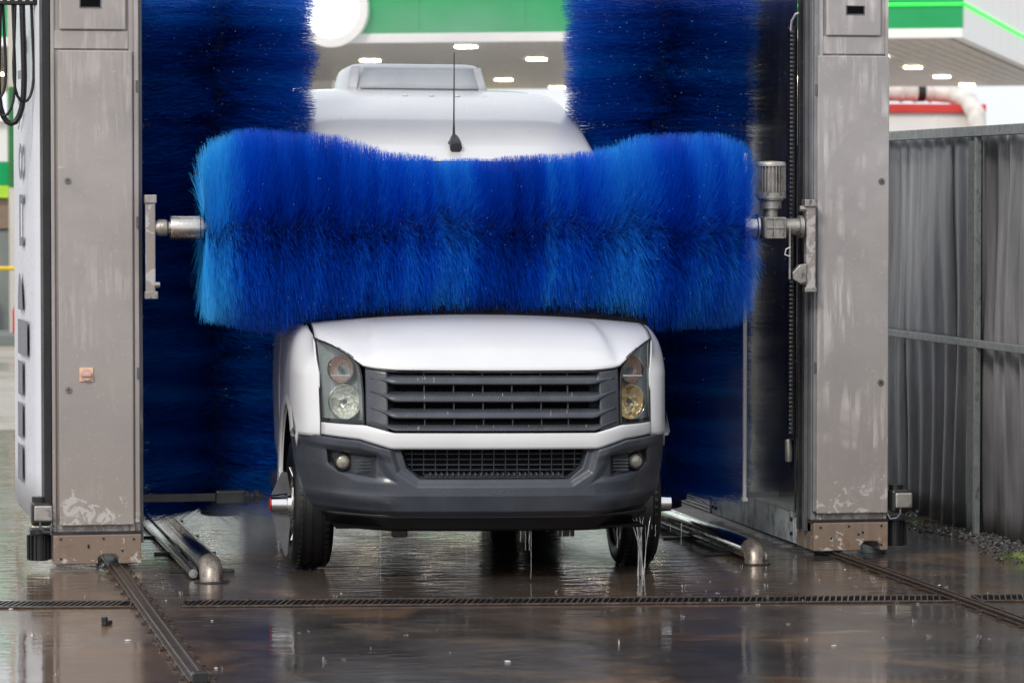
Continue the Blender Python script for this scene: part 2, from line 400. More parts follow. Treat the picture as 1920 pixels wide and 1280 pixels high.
def column(x0, x1, side, mat):
    """side=+1: right column, its inner face at x0. side=-1: left column, inner face at x1"""
    inn, out = (x0, x1) if side > 0 else (x1, x0); s = side
    X = lambda d: inn+s*d      # distance outwards from the inner face
    def bx(mb, d0, d1, y0, y1, z0, z1): a, b = sorted((X(d0), X(d1))); return mb.box(a, b, y0, y1, z0, z1)
    W = abs(out-inn)
    c = gp(bx(MB(), .03, W, YF+.02, YF+.36, .19, HT), 'column', mat, bevel=.006)
    # recessed face frame around the doors
    f = MB(); bx(f, .03, .055, YF+.004, YF+.0195, .2, HT); bx(f, W-.018, W, YF+.004, YF+.0195, .2, HT)
    bx(f, .0555, W-.0185, YF+.008, YF+.0195, 2.755, 2.85)
    gp(f, 'face_frame', mat, c, bevel=.003)
    d0 = .0 if side > 0 else .018
    gp(bx(MB(), d0+.02, W-(.0 if side > 0 else .035), YF-.022, YF+.0035, .235, 2.745), 'door_panel', mat, c, bevel=.006)
    zt, xs = .0, (.07, W-.045)
    gp(bx(MB(), xs[0], xs[1], YF-.004, YF+.0075, 2.856, 3.22), 'hatch', mat, c, bevel=.01)
    hb = MB(); a, b = sorted((X(W*.44), X(W*.66)))
    hb.box(a, b, YF-.0065, YF-.0045, 2.975, 3.015); gp(hb, 'handle_recess', M['cavity'], c)
    fr = MB(); fr.box(a-.006, b+.006, YF-.0085, YF-.0045, 3.0155, 3.020); fr.box(a-.006, b+.006, YF-.0085, YF-.0045, 2.970, 2.9745)
    fr.box(a-.006, a-.0005, YF-.0085, YF-.0045, 2.9745, 3.0155); fr.box(b+.0005, b+.006, YF-.0085, YF-.0045, 2.9745, 3.0155)
    gp(fr, 'handle_rim', M['strip'], c)
    for z in (2.06, .955):
        xk = X(W-.045) if side > 0 else X(W-.085)
        k = gp(MB().tube([(xk, YF-.022, z), (xk, YF-.029, z)], .017, 20).tube([(xk, YF-.029, z), (xk, YF-.033, z)], .0115, 20), 'door_lock', M['lock'], c, smooth=40)
        gp(MB().box(xk-.004, xk+.004, YF-.035, YF-.0325, z-.004, z+.004), 'key_slot', M['cavity'], c)
    # inner rail profile facing the bay
    for (d0, d1, y0, y1, mt, nm) in ((.0, .029, YF+.03, YF+.34, 'strip_lt' if side > 0 else 'col_l', 'rail_profile'), (-.022, -.0005, YF+.09, YF+.14, 'strip', 'rail_lip'), (-.022, -.0005, YF+.22, YF+.26, 'dark', 'rail_lip')):
        gp(bx(MB(), d0, d1, y0, y1, .13, HT), nm, M[mt], c, bevel=.003)
    gp(bx(MB(), .004, .0295, YF-.004, YF+.029, .245, HT), 'edge_strip', M['strip_lt'] if side > 0 else mat, c, bevel=.004)
    for z in (2.56, 1.84, 1.04):
        gp(bx(MB(), .006, .018, YF-.016, YF-.0045, z-.03, z+.03), 'latch', M['strip'], c, bevel=.002)
    # base box with roller notch
    zb, zt = .03, .185; nx = .12 if side < 0 else .27
    pr = [(X(.0), zb), (X(nx), zb), (X(nx), zb+.03), (X(nx+.02), zb+.05), (X(nx+.09), zb+.05), (X(nx+.11), zb+.03), (X(nx+.11), zb), (X(W+.0), zb), (X(W), zt), (X(0), zt)]
    b = gp(MB().prism([(x, YF-.03, z) for x, z in pr], (0, .36, 0)), 'base_box', M['base_box'], bevel=.006)
    gp(bx(MB(), -.005, W+.004, YF-.02, YF+.35, .1855, .2), 'gasket', M['dark'], b)
    for (dx, z) in ((.04, .16), (.1, .1), (.2, .165), (W-.04, .06), (W-.04, .165), (W*.6, .12), (.28, .13)):
        gp(MB().tube([(X(dx), YF-.030, z), (X(dx), YF-.034, z)], .0065, 8), 'bolt', M['dark'], b)
    gp(bx(MB(), .1, .17, YF-.001, YF+.33, .004, .0295), 'roller_housing', M['dark'], b)
    # gear motor outside the column
    xm0, xm1 = sorted((X(W+.012), X(W+.125)))
    g = MB(); xc = (xm0+xm1)/2
    mo = gp(MB().tube([(xc, YF+.08, .045), (xc, YF+.08, .185)], .052, 24), 'drive_motor', M['dark'], smooth=40)
    fs = None
    for k in range(16):
        a = 2*math.pi*k/16; Mx = Matrix.Translation((xc, YF+.08, 0)) @ Matrix.Rotation(a, 4, 'Z')
        gp(MB().box(.050, .066, -.003, .003, .05, .18, Mx), 'cooling_fin', M['dark'], mo)
    gp(MB().box(xm0+.005, xm1-.002, YF+.0, YF+.14, .188, .215), 'motor_flange', M['dark'], mo, bevel=.004)
    gp(MB().box(xm0+.012, xm1+.004, YF-.02, YF+.11, .235, .36), 'gear_case', M['dark'], mo, bevel=.015)
    gp(MB().box(xm0+.025, xm1+.008, YF-.05, YF-.021, .262, .345), 'junction_box', M['alu'], mo, bevel=.008)
    gp(MB().tube([(xc, YF-.03, .262), (xc, YF-.035, .23), (xc+s*-.02, YF-.03, .205), (xc+s*-.055, YF-.02, .20), (xc-s*.07, YF, .24)], .007, 8), 'cable', M['strip'], mo, smooth=60)
    gp(MB().tube([(xc, YF+.06, .36), (xc, YF+.06, .385)], .04, 18), 'motor_cap', M['dark'], mo, smooth=40)
    return c
cl = column(-2.385, -1.92, -1, M['col_l'])
cr = column(1.765, 2.19, 1, M['col_r'])
# isolator switch on the left column
sw = gp(MB().box(-2.243, -2.170, YF-.028, YF-.0225, .998, 1.072), 'isolator_switch', M['switch_plate'], cl, bevel=.002)
gp(MB().tube([(-2.206, YF-.028, 1.035), (-2.206, YF-.042, 1.035)], .03, 24), 'isolator_dial', M['switch_knob'], cl, smooth=40)
gp(MB().box(-2.233, -2.180, YF-.052, YF-.0425, 1.026, 1.044, None), 'isolator_grip', M['switch_knob'], cl, bevel=.003)
# black side strip and white banner on the outside of the left column
gp(MB().box(-2.425, -2.386, YF+.03, YF+.2, .26, HT), 'side_strip', M['black'], bevel=.004)
def bannerX(y): return -2.455-.045*math.sin(math.pi*min(1, max(0, (y-.05)/2.5)))
mb = MB().grid(lambda u, v_: (bannerX(.02+u*2.55)+ (.05*(1-u/.04)**2 if u < .04 else 0), .02+u*2.55, .235+v_*3.0), 40, 12)
bn = gp(mb, 'side_banner', M['banner'], smooth=60, solid=.012)
gp(MB().box(-2.44, -2.426, YF+.04, YF+.08, .26, HT), 'banner_hem', M['strip'], bn)
def zy(py): return 1.98+(367-py)/322
def lett(y0, y1, p0, p1, kind='sq'):
    y0, y1 = .38+(y0-1.05)*.5, .38+(y1-1.05)*.5
    za, zb = zy(p1), zy(p0); mbl = MB(); F = lambda y, z: (bannerX(y)-.0165, y, z)
    if kind == 'sq': mbl.grid(lambda u, v_: F(lerp(y0, y1, u), lerp(za, zb, v_)), 8, 2)
    elif kind == 'vee':
        n = 8; zc = (za+zb)/2; wd = .30*(y1-y0)
        for (a, b) in ((za, zc), (zc, zb)):
            mbl.grid(lambda u, v_: F((lerp(y1, y0, v_) if a == za else lerp(y0, y1, v_))+(u-.5)*wd+.05, lerp(a, b, v_)), 2, n)
    elif kind == 'ring':
        cy, cz = (y0+y1)/2, (za+zb)/2
        mbl.grid(lambda u, v_: F(cy+(y1-y0)/2*math.cos(u*2*math.pi)*(1-.45*v_), cz+(zb-za)/2*math.sin(u*2*math.pi)*(1-.45*v_)), 36, 2)
    elif kind == 'dome':
        mbl.grid(lambda u, v_: F(lerp(y0+(y1-y0)*.5*v_**2.2, y1-(y1-y0)*.35*v_**2.2, u), lerp(za, zb, v_)), 4, 10)
    elif kind == 'tee':
        mbl.grid(lambda u, v_: F(lerp(y0, y1, u), lerp(zb-.05, zb, v_)), 6, 1); mbl.grid(lambda u, v_: F(lerp(y0, y1, u), lerp(za, za+.05, v_)), 6, 1)
        mbl.grid(lambda u, v_: F(lerp(y1-.07, y1, u), lerp(za+.051, zb-.051, v_)), 3, 2)
    gp(mbl, 'letter', M['letter'], bn, solid=.002)
lett(1.52, 2.0, 145, 160); lett(1.2, 1.42, 87, 116, 'tee'); lett(1.5, 1.9, 196, 248, 'vee'); lett(1.5, 1.95, 274, 338, 'ring')
lett(1.5, 1.9, 365, 456, 'tee'); lett(1.58, 2.18, 505, 570, 'dome'); lett(1.05, 2.2, 587, 649); lett(1.62, 2.2, 661, 722)
lett(1.65, 2.25, 736, 798); lett(1.68, 2.3, 811, 876)
# side frames, base beams, panels
m = M['galv']
def side(s, xi):
    X0, X1 = sorted((xi+s*.01, xi+s*.33))
    b = gp(MB().box(*sorted((xi-s*.0, xi+s*.06)), YF+.37, 2.22, .035, .215), 'base_beam', M['galv'], bevel=.004)
    gp(MB().box(*sorted((xi-s*.006, xi+s*.08)), 2.2205, 2.245, .03, .235), 'end_plate', M['galv'], b, bevel=.003)
    gp(MB().box(*sorted((xi-s*.008, xi-s*.0005)), YF+.38, YF+.47, .04, .40), 'joint_plate', M['galv'], b, bevel=.002)
    for (y, z) in ((YF+.40, .09), (YF+.40, .17), (2.12, .08), (2.12, .17), (2.04, .08), (2.04, .17)):
        gp(MB().tube([(xi-s*.0085, y, z), (xi-s*.022, y, z)], .012, 6), 'bolt', M['dark'], b)
    gp(MB().box(*sorted((xi-s*.01, xi+s*.0)), YF+.345, 1.36, .2155, HT), 'splash_panel', M['panel_dark'], bevel=.002)
    p = gp(MB().box(*sorted((xi-s*.022, xi+s*.02)), 1.365, 1.405, .216, HT), 'rear_post', M['white_steel'] if s > 0 else M['galv'], bevel=.003)
    gp(MB().prism([(xi, 1.406, .2155), (xi, 2.15, .2155), (xi, 1.406, .50)], (s*.008, 0, 0)), 'gusset', M['strip'])
    gp(MB().box(*sorted((xi+s*.07, xi+s*.33)), 1.9, 2.2, .216, HT), 'rear_column', M['strip'], bevel=.005)
side(1, 1.765); side(-1, -1.92)
for (y0, y1, z0, z1) in ((YF+.03, YF+.35, HT+.002, HT+.42), (1.9, 2.2, HT+.002, HT+.42)):
    gp(MB().box(-2.40, 2.21, y0, y1, z0, z1), 'crossbeam', M['col_l'], bevel=.01)
gp(MB().tube([(1.556, .52, .27), (1.556, .52, 2.22)], .012, 10).box(1.54, 1.57, .50, .54, .25, .27), 'sensor_pole', M['white_steel'], smooth=50)
gp(MB().box(1.572, 1.762, .515, .53, .27, .30), 'pole_bracket', M['strip'])
# energy chain and its channel down the right column's inner face
gp(MB().box(1.735, 1.742, YF+.30, YF+.46, .62, 2.92), 'chain_channel', M['black'], cr)
kc = None
for k in range(94):
    z = .66+k*.024
    if kc is None: kc = gp(MB().box(1.7255, 1.7345, YF+.355, YF+.375, -.0065, .0065), 'chain_link', M['steel'], cr); kc.location = (0, -0, z)
    else: inst('chain_link', kc, cr, (0, 0, z))
gp(MB().tube([(1.73, YF+.36, 2.90), (1.728, YF+.33, 2.95), (1.735, YF+.27, 2.985), (1.75, YF+.24, 2.99)], .007, 8), 'cable', M['white_steel'], cr, smooth=60)
gp(MB().tube([(1.72, YF+.36, .62), (1.722, YF+.35, .56), (1.725, YF+.36, .5)], [.018, .022, .02], 10), 'chain_end', M['alu'], cr, smooth=60)
# spray arm low on the left
a = gp(MB().box(-1.91, -1.46, .42, .47, .30, .345), 'spray_arm', M['dark'], bevel=.004)
gp(MB().box(-1.46, -1.30, .405, .485, .285, .36), 'arm_joint', M['dark'], a, bevel=.01)
for k, (x, r) in enumerate(((-1.30, .035), (-1.27, .024), (-1.245, .04), (-1.22, .018))): gp(MB().tube([(x, .445, .32), (x+.022, .445, .32)], r, 6), 'nozzle_nut', M['dark'], a)

# ------------------------------------------------------------------ brushes
def vnoise(x, seed, f):
    """smooth 1-D noise"""
    r = np.random.default_rng(seed); tab = r.normal(0, 1, 4096); y = (x-np.floor(x.min()))*f; i = np.floor(y).astype(int) % 4000; t = y-np.floor(y); t = t*t*(3-2*t)
    return tab[i]*(1-t)+tab[i+1]*t
def bristle_mesh(name, mat, parent, P, D, Lg, A, tone, w0, seg=4, bend=.1, droop=.04):
    
    """P base points, D unit radial dir, Lg lengths, A brush axis unit vector"""
    n = len(P); T = np.cross(np.broadcast_to(A, D.shape), D)
    ts = np.linspace(0, 1, seg+1); k1 = rng.normal(0, 1, n)*.025; ax_ = P@A; k2 = bend*(.6+.8*rng.random(n))+.22*rng.normal(0, 1, n)+.10*vnoise(ax_, 77, 7)+.18*vnoise(ax_, 78, 60); Lg = Lg/np.sqrt(1+k2*k2)*1.01
    ang = rng.uniform(-.7, .7, n); Wd = np.cos(ang)[:, None]*A[None]+np.sin(ang)[:, None]*T
    V = np.zeros((n, seg+1, 2, 3)); tn = np.zeros((n, seg+1, 2))
    for i, t in enumerate(ts):
        c = P+D*(Lg*t)[:, None]+T*(Lg*k2*t**1.7)[:, None]+A[None]*(Lg*k1*t*t*2)[:, None]
        c[:, 2] -= droop*Lg*t**2.5
        hw = w0*.5*(1-.6*t**1.5)
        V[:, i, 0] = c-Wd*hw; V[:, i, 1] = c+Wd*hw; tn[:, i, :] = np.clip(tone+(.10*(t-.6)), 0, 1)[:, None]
    me = bpy.data.meshes.new(name); nv = n*(seg+1)*2; nf = n*seg
    me.vertices.add(nv); me.vertices.foreach_set('co', V.reshape(-1).astype(np.float32))
    base = np.arange(n)[:, None]*(seg+1)*2; q = []
    for i in range(seg): q.append(np.stack([base[:, 0]+2*i, base[:, 0]+2*i+1, base[:, 0]+2*i+3, base[:, 0]+2*i+2], 1))
    F = np.stack(q, 1).reshape(-1)
    me.loops.add(nf*4); me.loops.foreach_set('vertex_index', F.astype(np.int32))
    me.polygons.add(nf); me.polygons.foreach_set('loop_start', (np.arange(nf)*4).astype(np.int32))
    me.update(calc_edges=True); me.validate(); me.shade_smooth()
    at = me.attributes.new('tone', 'FLOAT', 'POINT'); at.data.foreach_set('value', tn.reshape(-1).astype(np.float32))
    me.materials.append(mat); o = bpy.data.objects.new(name, me); COL.objects.link(o); o.parent = parent; o['kind'] = 'stuff'; return o

def vnoise(x, seed, f):
    """smooth 1-D noise"""
    r = np.random.default_rng(seed); tab = r.normal(0, 1, 4096); y = (x-np.floor(x.min()))*f; i = np.floor(y).astype(int) % 4000; t = y-np.floor(y); t = t*t*(3-2*t)
    return tab[i]*(1-t)+tab[i+1]*t

# horizontal roof brush
BX0, BX1, BY, BZ = -1.585, 1.335, -.25, 1.81
TB = tag(empty('roof_brush', (0, BY, BZ)), 'bright blue horizontal roller brush spinning across the windscreen of the van', 'brush')
n = 125000
x = rng.uniform(BX0, BX1, n); ntuft = 260
x = np.where(rng.random(n) < .75, BX0+(np.floor((x-BX0)/(BX1-BX0)*ntuft)+.5+rng.normal(0, .28, n))*(BX1-BX0)/ntuft, x); x = np.clip(x, BX0, BX1)
az = rng.uniform(0, 2*math.pi, n)
top = np.interp(x, [-1.575, -1.54, -1.45, -1.31, -.99, -.85, -.62, -.33, 0, .48, .63, .80, 1.13, 1.27, 1.345], [.44, .50, .525, .54, .54, .50, .435, .385, .39, .425, .475, .53, .545, .515, .47])
bot = np.interp(x, [-1.575, -1.2, -.97, -.68, -.1, .49, .72, .9, 1.3, 1.345], [.50, .555, .54, .50, .49, .51, .55, .56, .54, .52])
sa = np.sin(az); rad = np.where(sa > 0, lambda_ := (.5*(top+bot)+(top-bot)*.5*np.abs(sa)), .5*(top+bot)+(bot-top)*.5*np.abs(sa))
clump = 1+.022*vnoise(x*1.0+az*.15, 5, 9)+.012*vnoise(x, 6, 28)
gap = 1-.10*np.exp(-((x+.335)/.018)**2)-.07*np.exp(-((x+.80)/.02)**2)-.06*np.exp(-((x-.62)/.02)**2)-.05*np.exp(-((x+1.22)/.02)**2)
Lg = (rad-.09)*clump*gap*(1-.16*rng.random(n)**2.2)
stray = rng.random(n) < .006; Lg = np.where(stray, Lg*(1+.05*rng.random(n)), Lg)
D = np.stack([rng.normal(0, .018, n)+.03*vnoise(x+az*.4, 41, 5)+.02*vnoise(x+az*.9, 42, 14)+np.clip((x-1.2)*.9, 0, .25)*0-np.clip(-1.5-x, 0, .1)*.35, np.cos(az), np.sin(az)], 1); D[:, 0] = np.clip(D[:, 0], (BX0-.02-x)/Lg, (BX1+.01-x)/Lg); D /= np.linalg.norm(D, axis=1)[:, None]
P = np.stack([x, np.cos(az)*.09, np.sin(az)*.09], 1)
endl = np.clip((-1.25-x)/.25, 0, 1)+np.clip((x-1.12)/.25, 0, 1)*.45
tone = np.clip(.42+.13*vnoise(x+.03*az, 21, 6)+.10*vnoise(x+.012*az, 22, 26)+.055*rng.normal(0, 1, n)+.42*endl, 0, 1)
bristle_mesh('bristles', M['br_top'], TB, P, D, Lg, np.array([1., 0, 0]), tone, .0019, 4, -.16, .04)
MB().tube([(BX0+.01, 0, 0), (BX1-.01, 0, 0)], .17, 24).build('core', M['br_core'], TB, 0, 60)
MB().tube([(-1.78, 0, 0), (1.44, 0, 0)], .034, 16).build('shaft', M['steel'], TB, 0, 60)
MB().lathe([(0, 0), (0, .062), (.01, .066), (.155, .066), (.16, .058), (.175, .058), (.18, 0)], (-1.765, 0, 0), (1, 0, 0), 32).build('shaft_collar', M['steel'], TB, 0, 40)
MB().lathe([(-.001, 0), (-.001, .030), (.02, .045), (.06, .045), (.075, .030), (.09, 0)], (-1.845, 0, 0), (1, 0, 0), 20).build('shaft_flange', M['alu'], TB, 0, 40)
MB().lathe([(0, 0), (0, .062), (.07, .062), (.075, .072), (.085, .072), (.09, .06), (.10, 0)], (1.35, 0, 0), (1, 0, 0), 32).build('shaft_collar', M['steel'], TB, 0, 40)
# left bearing bracket: a flat plate running in the rail
lb = MB().box(-1.895, -1.845, -.035, .02, -.36, .16).build('bearing_bracket', M['col_l'], TB, .005)
MB().box(-1.90, -1.838, -.045, .03, .13, .175).build('bracket_cap', M['alu'], TB, .004)
MB().box(-1.90, -1.832, -.045, .03, -.375, -.335).build('bracket_cap', M['alu'], TB, .004)
MB().tube([(-1.85, -.05, -.30), (-1.825, -.05, -.30)], .016, 8).build('bolt', M['alu'], TB)
# right: gearbox, fin-cooled motor, bracket
gb = MB().box(1.455, 1.585, -.06, .06, -.065, .055).build('gearbox', M['alu'], TB, .012)
for xx in (1.463, 1.512, 1.572): MB().box(xx-.004, xx+.004, -.072, -.0605, -.06, .052).build('rib', M['alu'], gb, .002)
for zz in (-.058, -.004, .047): MB().box(1.468, 1.568, -.070, -.0605, zz-.004, zz+.004).build('rib', M['alu'], gb, .002)
MB().lathe([(0, 0), (0, .045), (.075, .048), (.08, .062), (.10, .062), (.10, 0)], (1.585, 0, 0), (1, 0, 0), 24).build('output_sleeve', M['alu'], TB, 0, 40)
MB().lathe([(0, 0), (0, .038), (.04, .038), (.045, .058), (.085, .058), (.09, .07), (.10, .07), (.10, 0)], (1.508, 0, .055), (0, 0, 1), 28).build('motor_neck', M['alu'], TB, 0, 40)
mt = MB().lathe([(0, 0), (0, .083), (.03, .083), (.035, .064), (.17, .064), (.175, .082), (.19, .082), (.20, .074), (.205, 0)], (1.508, 0, .155), (0, 0, 1), 32).build('motor', M['alu'], TB, 0, 40)
for k in range(26):
    a = 2*math.pi*k/26; MB().box(.062, .081, -.003, .003, .186, .328, Matrix.Translation((1.508, 0, 0)) @ Matrix.Rotation(a, 4, 'Z')).build('cooling_fin', M['alu'], mt)
rb = MB().box(1.70, 1.752, -.035, .02, -.34, .13).build('bearing_bracket', M['col_r'], TB, .005)
MB().box(1.688, 1.758, -.045, .03, .11, .15).build('bracket_cap', M['alu'], TB, .004)
MB().box(1.69, 1.757, -.045, .03, -.355, -.33).build('bracket_cap', M['alu'], TB, .004)
for z in (.10, -.30): MB().tube([(1.665, -.02, z), (1.70, -.02, z)], .016, 10).build('bolt', M['alu'], TB)
MB().box(1.596, 1.606, -.06, -.04, -.285, .0).build('torque_arm', M['alu'], TB, .002)
MB().prism([(1.618, -.05, -.25), (1.66, -.05, -.205), (1.699, -.05, -.20), (1.699, -.05, -.30), (1.665, -.05, -.31), (1.622, -.05, -.285)], (0, .05, 0)).build('pivot_block', M['alu'], TB, .005)
MB().tube([(1.60, -.065, -.11), (1.575, -.075, -.12), (1.57, -.07, -.15), (1.60, -.065, -.16)], .004, 6).build('wire_tie', M['white_steel'], TB, 0, 60)

# vertical side brushes
def side_brush(cx, cy, Rr, label, seed, van_side):
    t = tag(empty('side_brush', (cx, cy, 0)), label, 'brush', 'tall side brushes of the car wash')
    r_ = np.random.default_rng(seed); n = 100000
    zb_ = .22 if van_side > 0 else .30; z = r_.uniform(zb_, 3.12, n); nt_ = 300
    z = np.where(r_.random(n) < .8, zb_+(np.floor((z-zb_)/2.88*nt_)+.5+r_.normal(0, .25, n))*2.88/nt_, z)
    az = r_.uniform(0, 2*math.pi, n)
    split = 2.40
    keep = np.abs(z-split) > .002; z = z[keep]; az = az[keep]; n = len(z)
    rad = np.where(z > split, Rr, Rr*(.93 if van_side < 0 else 1.0))*(1+.022*vnoise(z, seed+1, 14)+.012*vnoise(z+az*.1, seed+2, 47))
    Lg = (rad-.08)*(1-.17*r_.random(n)**2.0)
    el = r_.normal(0, .022, n)+.02*vnoise(z, seed+4, 9)-np.clip(.50-z, 0, .3)*(.25+.55*r_.random(n))+.06*np.sin(az*2+seed)*(z < .6)
    low = (z < split) & (z > split-.5); el = np.where(low, el-.05*(1-(split-z)/.5), el)
    D = np.stack([np.cos(az)*np.cos(el), np.sin(az)*np.cos(el), np.sin(el)], 1)
    P = np.stack([np.cos(az)*.08, np.sin(az)*.08, z], 1)
    tone = np.clip(.42+.12*vnoise(z, seed+7, 8)+.15*vnoise(z+.01*az, seed+8, 34)+.06*r_.normal(0, 1, n), 0, 1)
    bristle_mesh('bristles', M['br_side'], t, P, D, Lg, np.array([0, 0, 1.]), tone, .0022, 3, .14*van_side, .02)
    MB().tube([(0, 0, .22), (0, 0, 3.14)], .15, 20).build('core', M['br_core'], t, 0, 60)
    MB().tube([(0, 0, .16), (0, 0, HT+.1)], .035, 14).build('shaft', M['steel'], t, 0, 60)
    MB().lathe([(0, 0), (0, .10), (.01, .12), (.05, .12), (.06, .1), (.06, 0)], (0, 0, .165), (0, 0, 1), 24).build('end_disc', M['dark'], t, 0, 40)
side_brush(-1.36, 1.12, .545, 'tall blue vertical brush left of the van, turning behind the left column', 31, 1)
side_brush(1.205, 1.12, .57, 'tall blue vertical brush right of the van, in front of the dark splash panel', 57, -1)

# ------------------------------------------------------------------ the van
VAN = tag(empty('van', (-.165, -.36, 0), (0, .007, R(-2.5))), 'white high-roof panel van with grey bumper, wet, being washed under the brushes', 'van')
def V(mb, name, mat, parent=VAN, **kw): return mb.build(name, mat, parent, **kw)
def g(x, z):
    a = abs(x)
    return -.95+.10*a*a+.40*max(0, (a-.5)/.42)**2.2+.25*max(0, z-.78)+.25*max(0, .45-z)
Wt = [(.3, .93), (.6, .985), (.9, 1.0), (1.2, .99), (1.35, .965), (1.8, .90), (2.2, .815), (2.5, .755), (2.7, .73)]
Wz = lambda z: itp(z, Wt)
Zt = [(-.1, 1.335), (.3, 1.69), (.6, 2.0), (.8, 2.165), (1.0, 2.265), (1.4, 2.42), (1.9, 2.545), (2.3, 2.60), (2.8, 2.625), (5.2, 2.63)]
def ztop(l): return itp(l, Zt)
# body shell from the windscreen foot back
lys = list(np.linspace(.09, 1.0, 17))+list(np.linspace(1.1, 3.0, 20))+list(np.linspace(3.05, 4.3, 26))+list(np.linspace(4.4, 4.95, 6))
def zlow(l):
    if l < .5: return 1.28
    if abs(l-3.66) < .45: return max(.36, .36+math.sqrt(.45**2-(l-3.66)**2))
    return .36 if l < 4.5 else .46
NS, NC = 16, 12
def half(l, k=1.0):
    zt = ztop(l); drop = lerp(.03, .13, sstep(-.1, 1.6, l)); zl = min(zlow(l), zt-drop-.01); zs = zt-drop
    out = [(Wz(lerp(zl, zs, i/NS)), lerp(zl, zs, i/NS)) for i in range(NS)]
    w0 = Wz(zs); n_ = lerp(3.4, 6.5, sstep(.6, 1.8, l))
    for i in range(NC+1):
        t = math.pi/2*i/NC; out.append((w0*math.cos(t)**(2/n_) if i < NC else 0, zs+(zt-zs)*math.sin(t)**(2/n_)))
    return out
def station(l):
    h = half(l); return [(-x, l, z) for x, z in h]+[(x, l, z) for x, z in h[::-1][1:]]
st = [station(l) for l in lys]; mcols = len(st[0]); mb = MB()
mb.add([p for s_ in st for p in s_], [(j*mcols+i, j*mcols+i+1, (j+1)*mcols+i+1, (j+1)*mcols+i) for j in range(len(st)-1) for i in range(mcols-1)])
mb.add([p for p in st[-1]], [tuple(range(mcols))])
body = V(mb, 'body', M['vanw'], smooth=50)
# windscreen: dark glass laid over the raked front
def ws(u, v_):
    l = lerp(.06, .80, v_); h = half(l); wx = Wz(ztop(l)-.06)*.89; x = lerp(-wx, wx, u)
    xs = [p[0] for p in h[::-1]]; zs = [p[1] for p in h[::-1]]; z = float(np.interp(abs(x), xs, zs)); return (x, l-.006, z+.007)
V(MB().grid(ws, 24, 14), 'windscreen', M['glassdark'], smooth=80)
V(MB().grid(lambda u, v_: (lerp(-.92, .92, u), lerp(-.14, .10, v_), lerp(1.335-.045*abs(2*u-1)**2.2, ztop(.10)+.004-.06*abs(2*u-1)**4, v_)), 30, 4), 'scuttle_panel', M['vblack'], smooth=80)
for x0 in (-.55, .25):
    V(MB().tube([(x0, -.08, 1.345), (x0+.2, .0, 1.435), (x0+.55, .05, 1.49)], .008, 6), 'wiper', M['vblack'])
# door windows and seals, both sides
for s in (-1, 1):
    F = lambda u, v_: (s*(Wz(lerp(1.42, 2.02, v_))+.006), lerp(lerp(.12, .62, v_), 1.35, u), lerp(1.42, 2.02, v_))
    V(MB().grid(F, 10, 10), 'door_window', M['glassdark'], smooth=60)
    V(MB().tube([(s*(Wz(z)+.002), l, z) for l, z in ((.0, 1.38), (.4, 1.72), (.7, 1.99), (.86, 2.10), (1.05, 2.16), (1.35, 2.19), (1.6, 2.17))], .012, 8), 'door_seal', M['strip'], smooth=80)
    V(MB().tube([(s*(Wz(z)-.012), l, z) for l, z in ((.83, 2.13), (1.0, 2.19), (1.4, 2.30), (1.9, 2.40), (2.4, 2.45), (4.9, 2.46))], .009, 8), 'drip_channel', M['strip_lt'], smooth=80)
    V(MB().box(*sorted((s*.93, s*1.012)), .55, 3.15, .34, .44), 'sill', M['bumper'], bevel=.02)
    V(MB().box(*sorted((s*1.0, s*1.015)), 1.5, 3.1, .82, .92), 'side_moulding', M['bumper'], bevel=.006)
# antenna
an = V(MB().lathe([(0, 0), (0, .030), (.02, .030), (.05, .018), (.065, .010), (.065, 0)], (.028, 1.03, 2.255), (0, -.42, .9), 20), 'antenna', M['vblack'], smooth=60); an.location = (-.02, 0, 0)
V(MB().lathe([(0, 0), (0, .034), (.03, .036), (.09, .026), (.13, .010), (.135, 0)], (.030, .90, 2.245), (0, .75, .55), 16), 'antenna_foot', M['vblack'], an, smooth=60)
V(MB().tube([(.028, .99, 2.30), (.028, .992, 2.40), (.028, .995, 2.78)], [.0085, .0045, .0028], 8), 'antenna_rod', M['vblack'], an)
# roof unit
z0 = 2.60
def ru(zz, e=0): w_ = lerp(.445, .385, zz/.185)-e; return w_
def shell(u, v_):
    t = v_; wz = [.45, .435, .425, .41, .395, .375, .30][int(round(t*6))]; z = [0, .02, .08, .13, .165, .182, .188][int(round(t*6))]; y = [2.78, 2.80, 2.84, 2.875, 2.90, 2.93, 3.05][int(round(t*6))]
    return (lerp(-wz, wz, u), y, z0+z)
prof = [(0, .45, 2.78), (.02, .445, 2.79), (.08, .425, 2.83), (.13, .41, 2.865), (.160, .397, 2.89), (.178, .38, 2.92), (.186, .34, 2.99)]
mb = MB(); vs = []
for z, w_, y in prof:
    c = .06; vs += [(-w_+.015, 3.9, z0+z), (-w_, y+c+.04, z0+z), (-w_+.02, y+.02, z0+z), (-w_+.08, y, z0+z), (w_-.08, y, z0+z), (w_-.02, y+.02, z0+z), (w_, y+c+.04, z0+z), (w_-.015, 3.9, z0+z)]
fs = [(j*8+i, j*8+(i+1)%8, (j+1)*8+(i+1)%8, (j+1)*8+i) for j in range(6) for i in range(8)]+[tuple(48+i for i in range(8))]
mb.add(vs, fs); ac = V(mb, 'roof_unit', M['vanw'], smooth=50)
mb = MB(); mb.grid(lambda u, v_: (lerp(-1, 1, u)*lerp(.365, .335, v_)+.01, lerp(2.792, 2.868, v_)-.012, z0+lerp(.03, .155, v_)), 6, 4)
V(mb, 'unit_grille', M['acgrey'], ac, smooth=60, solid=.006)
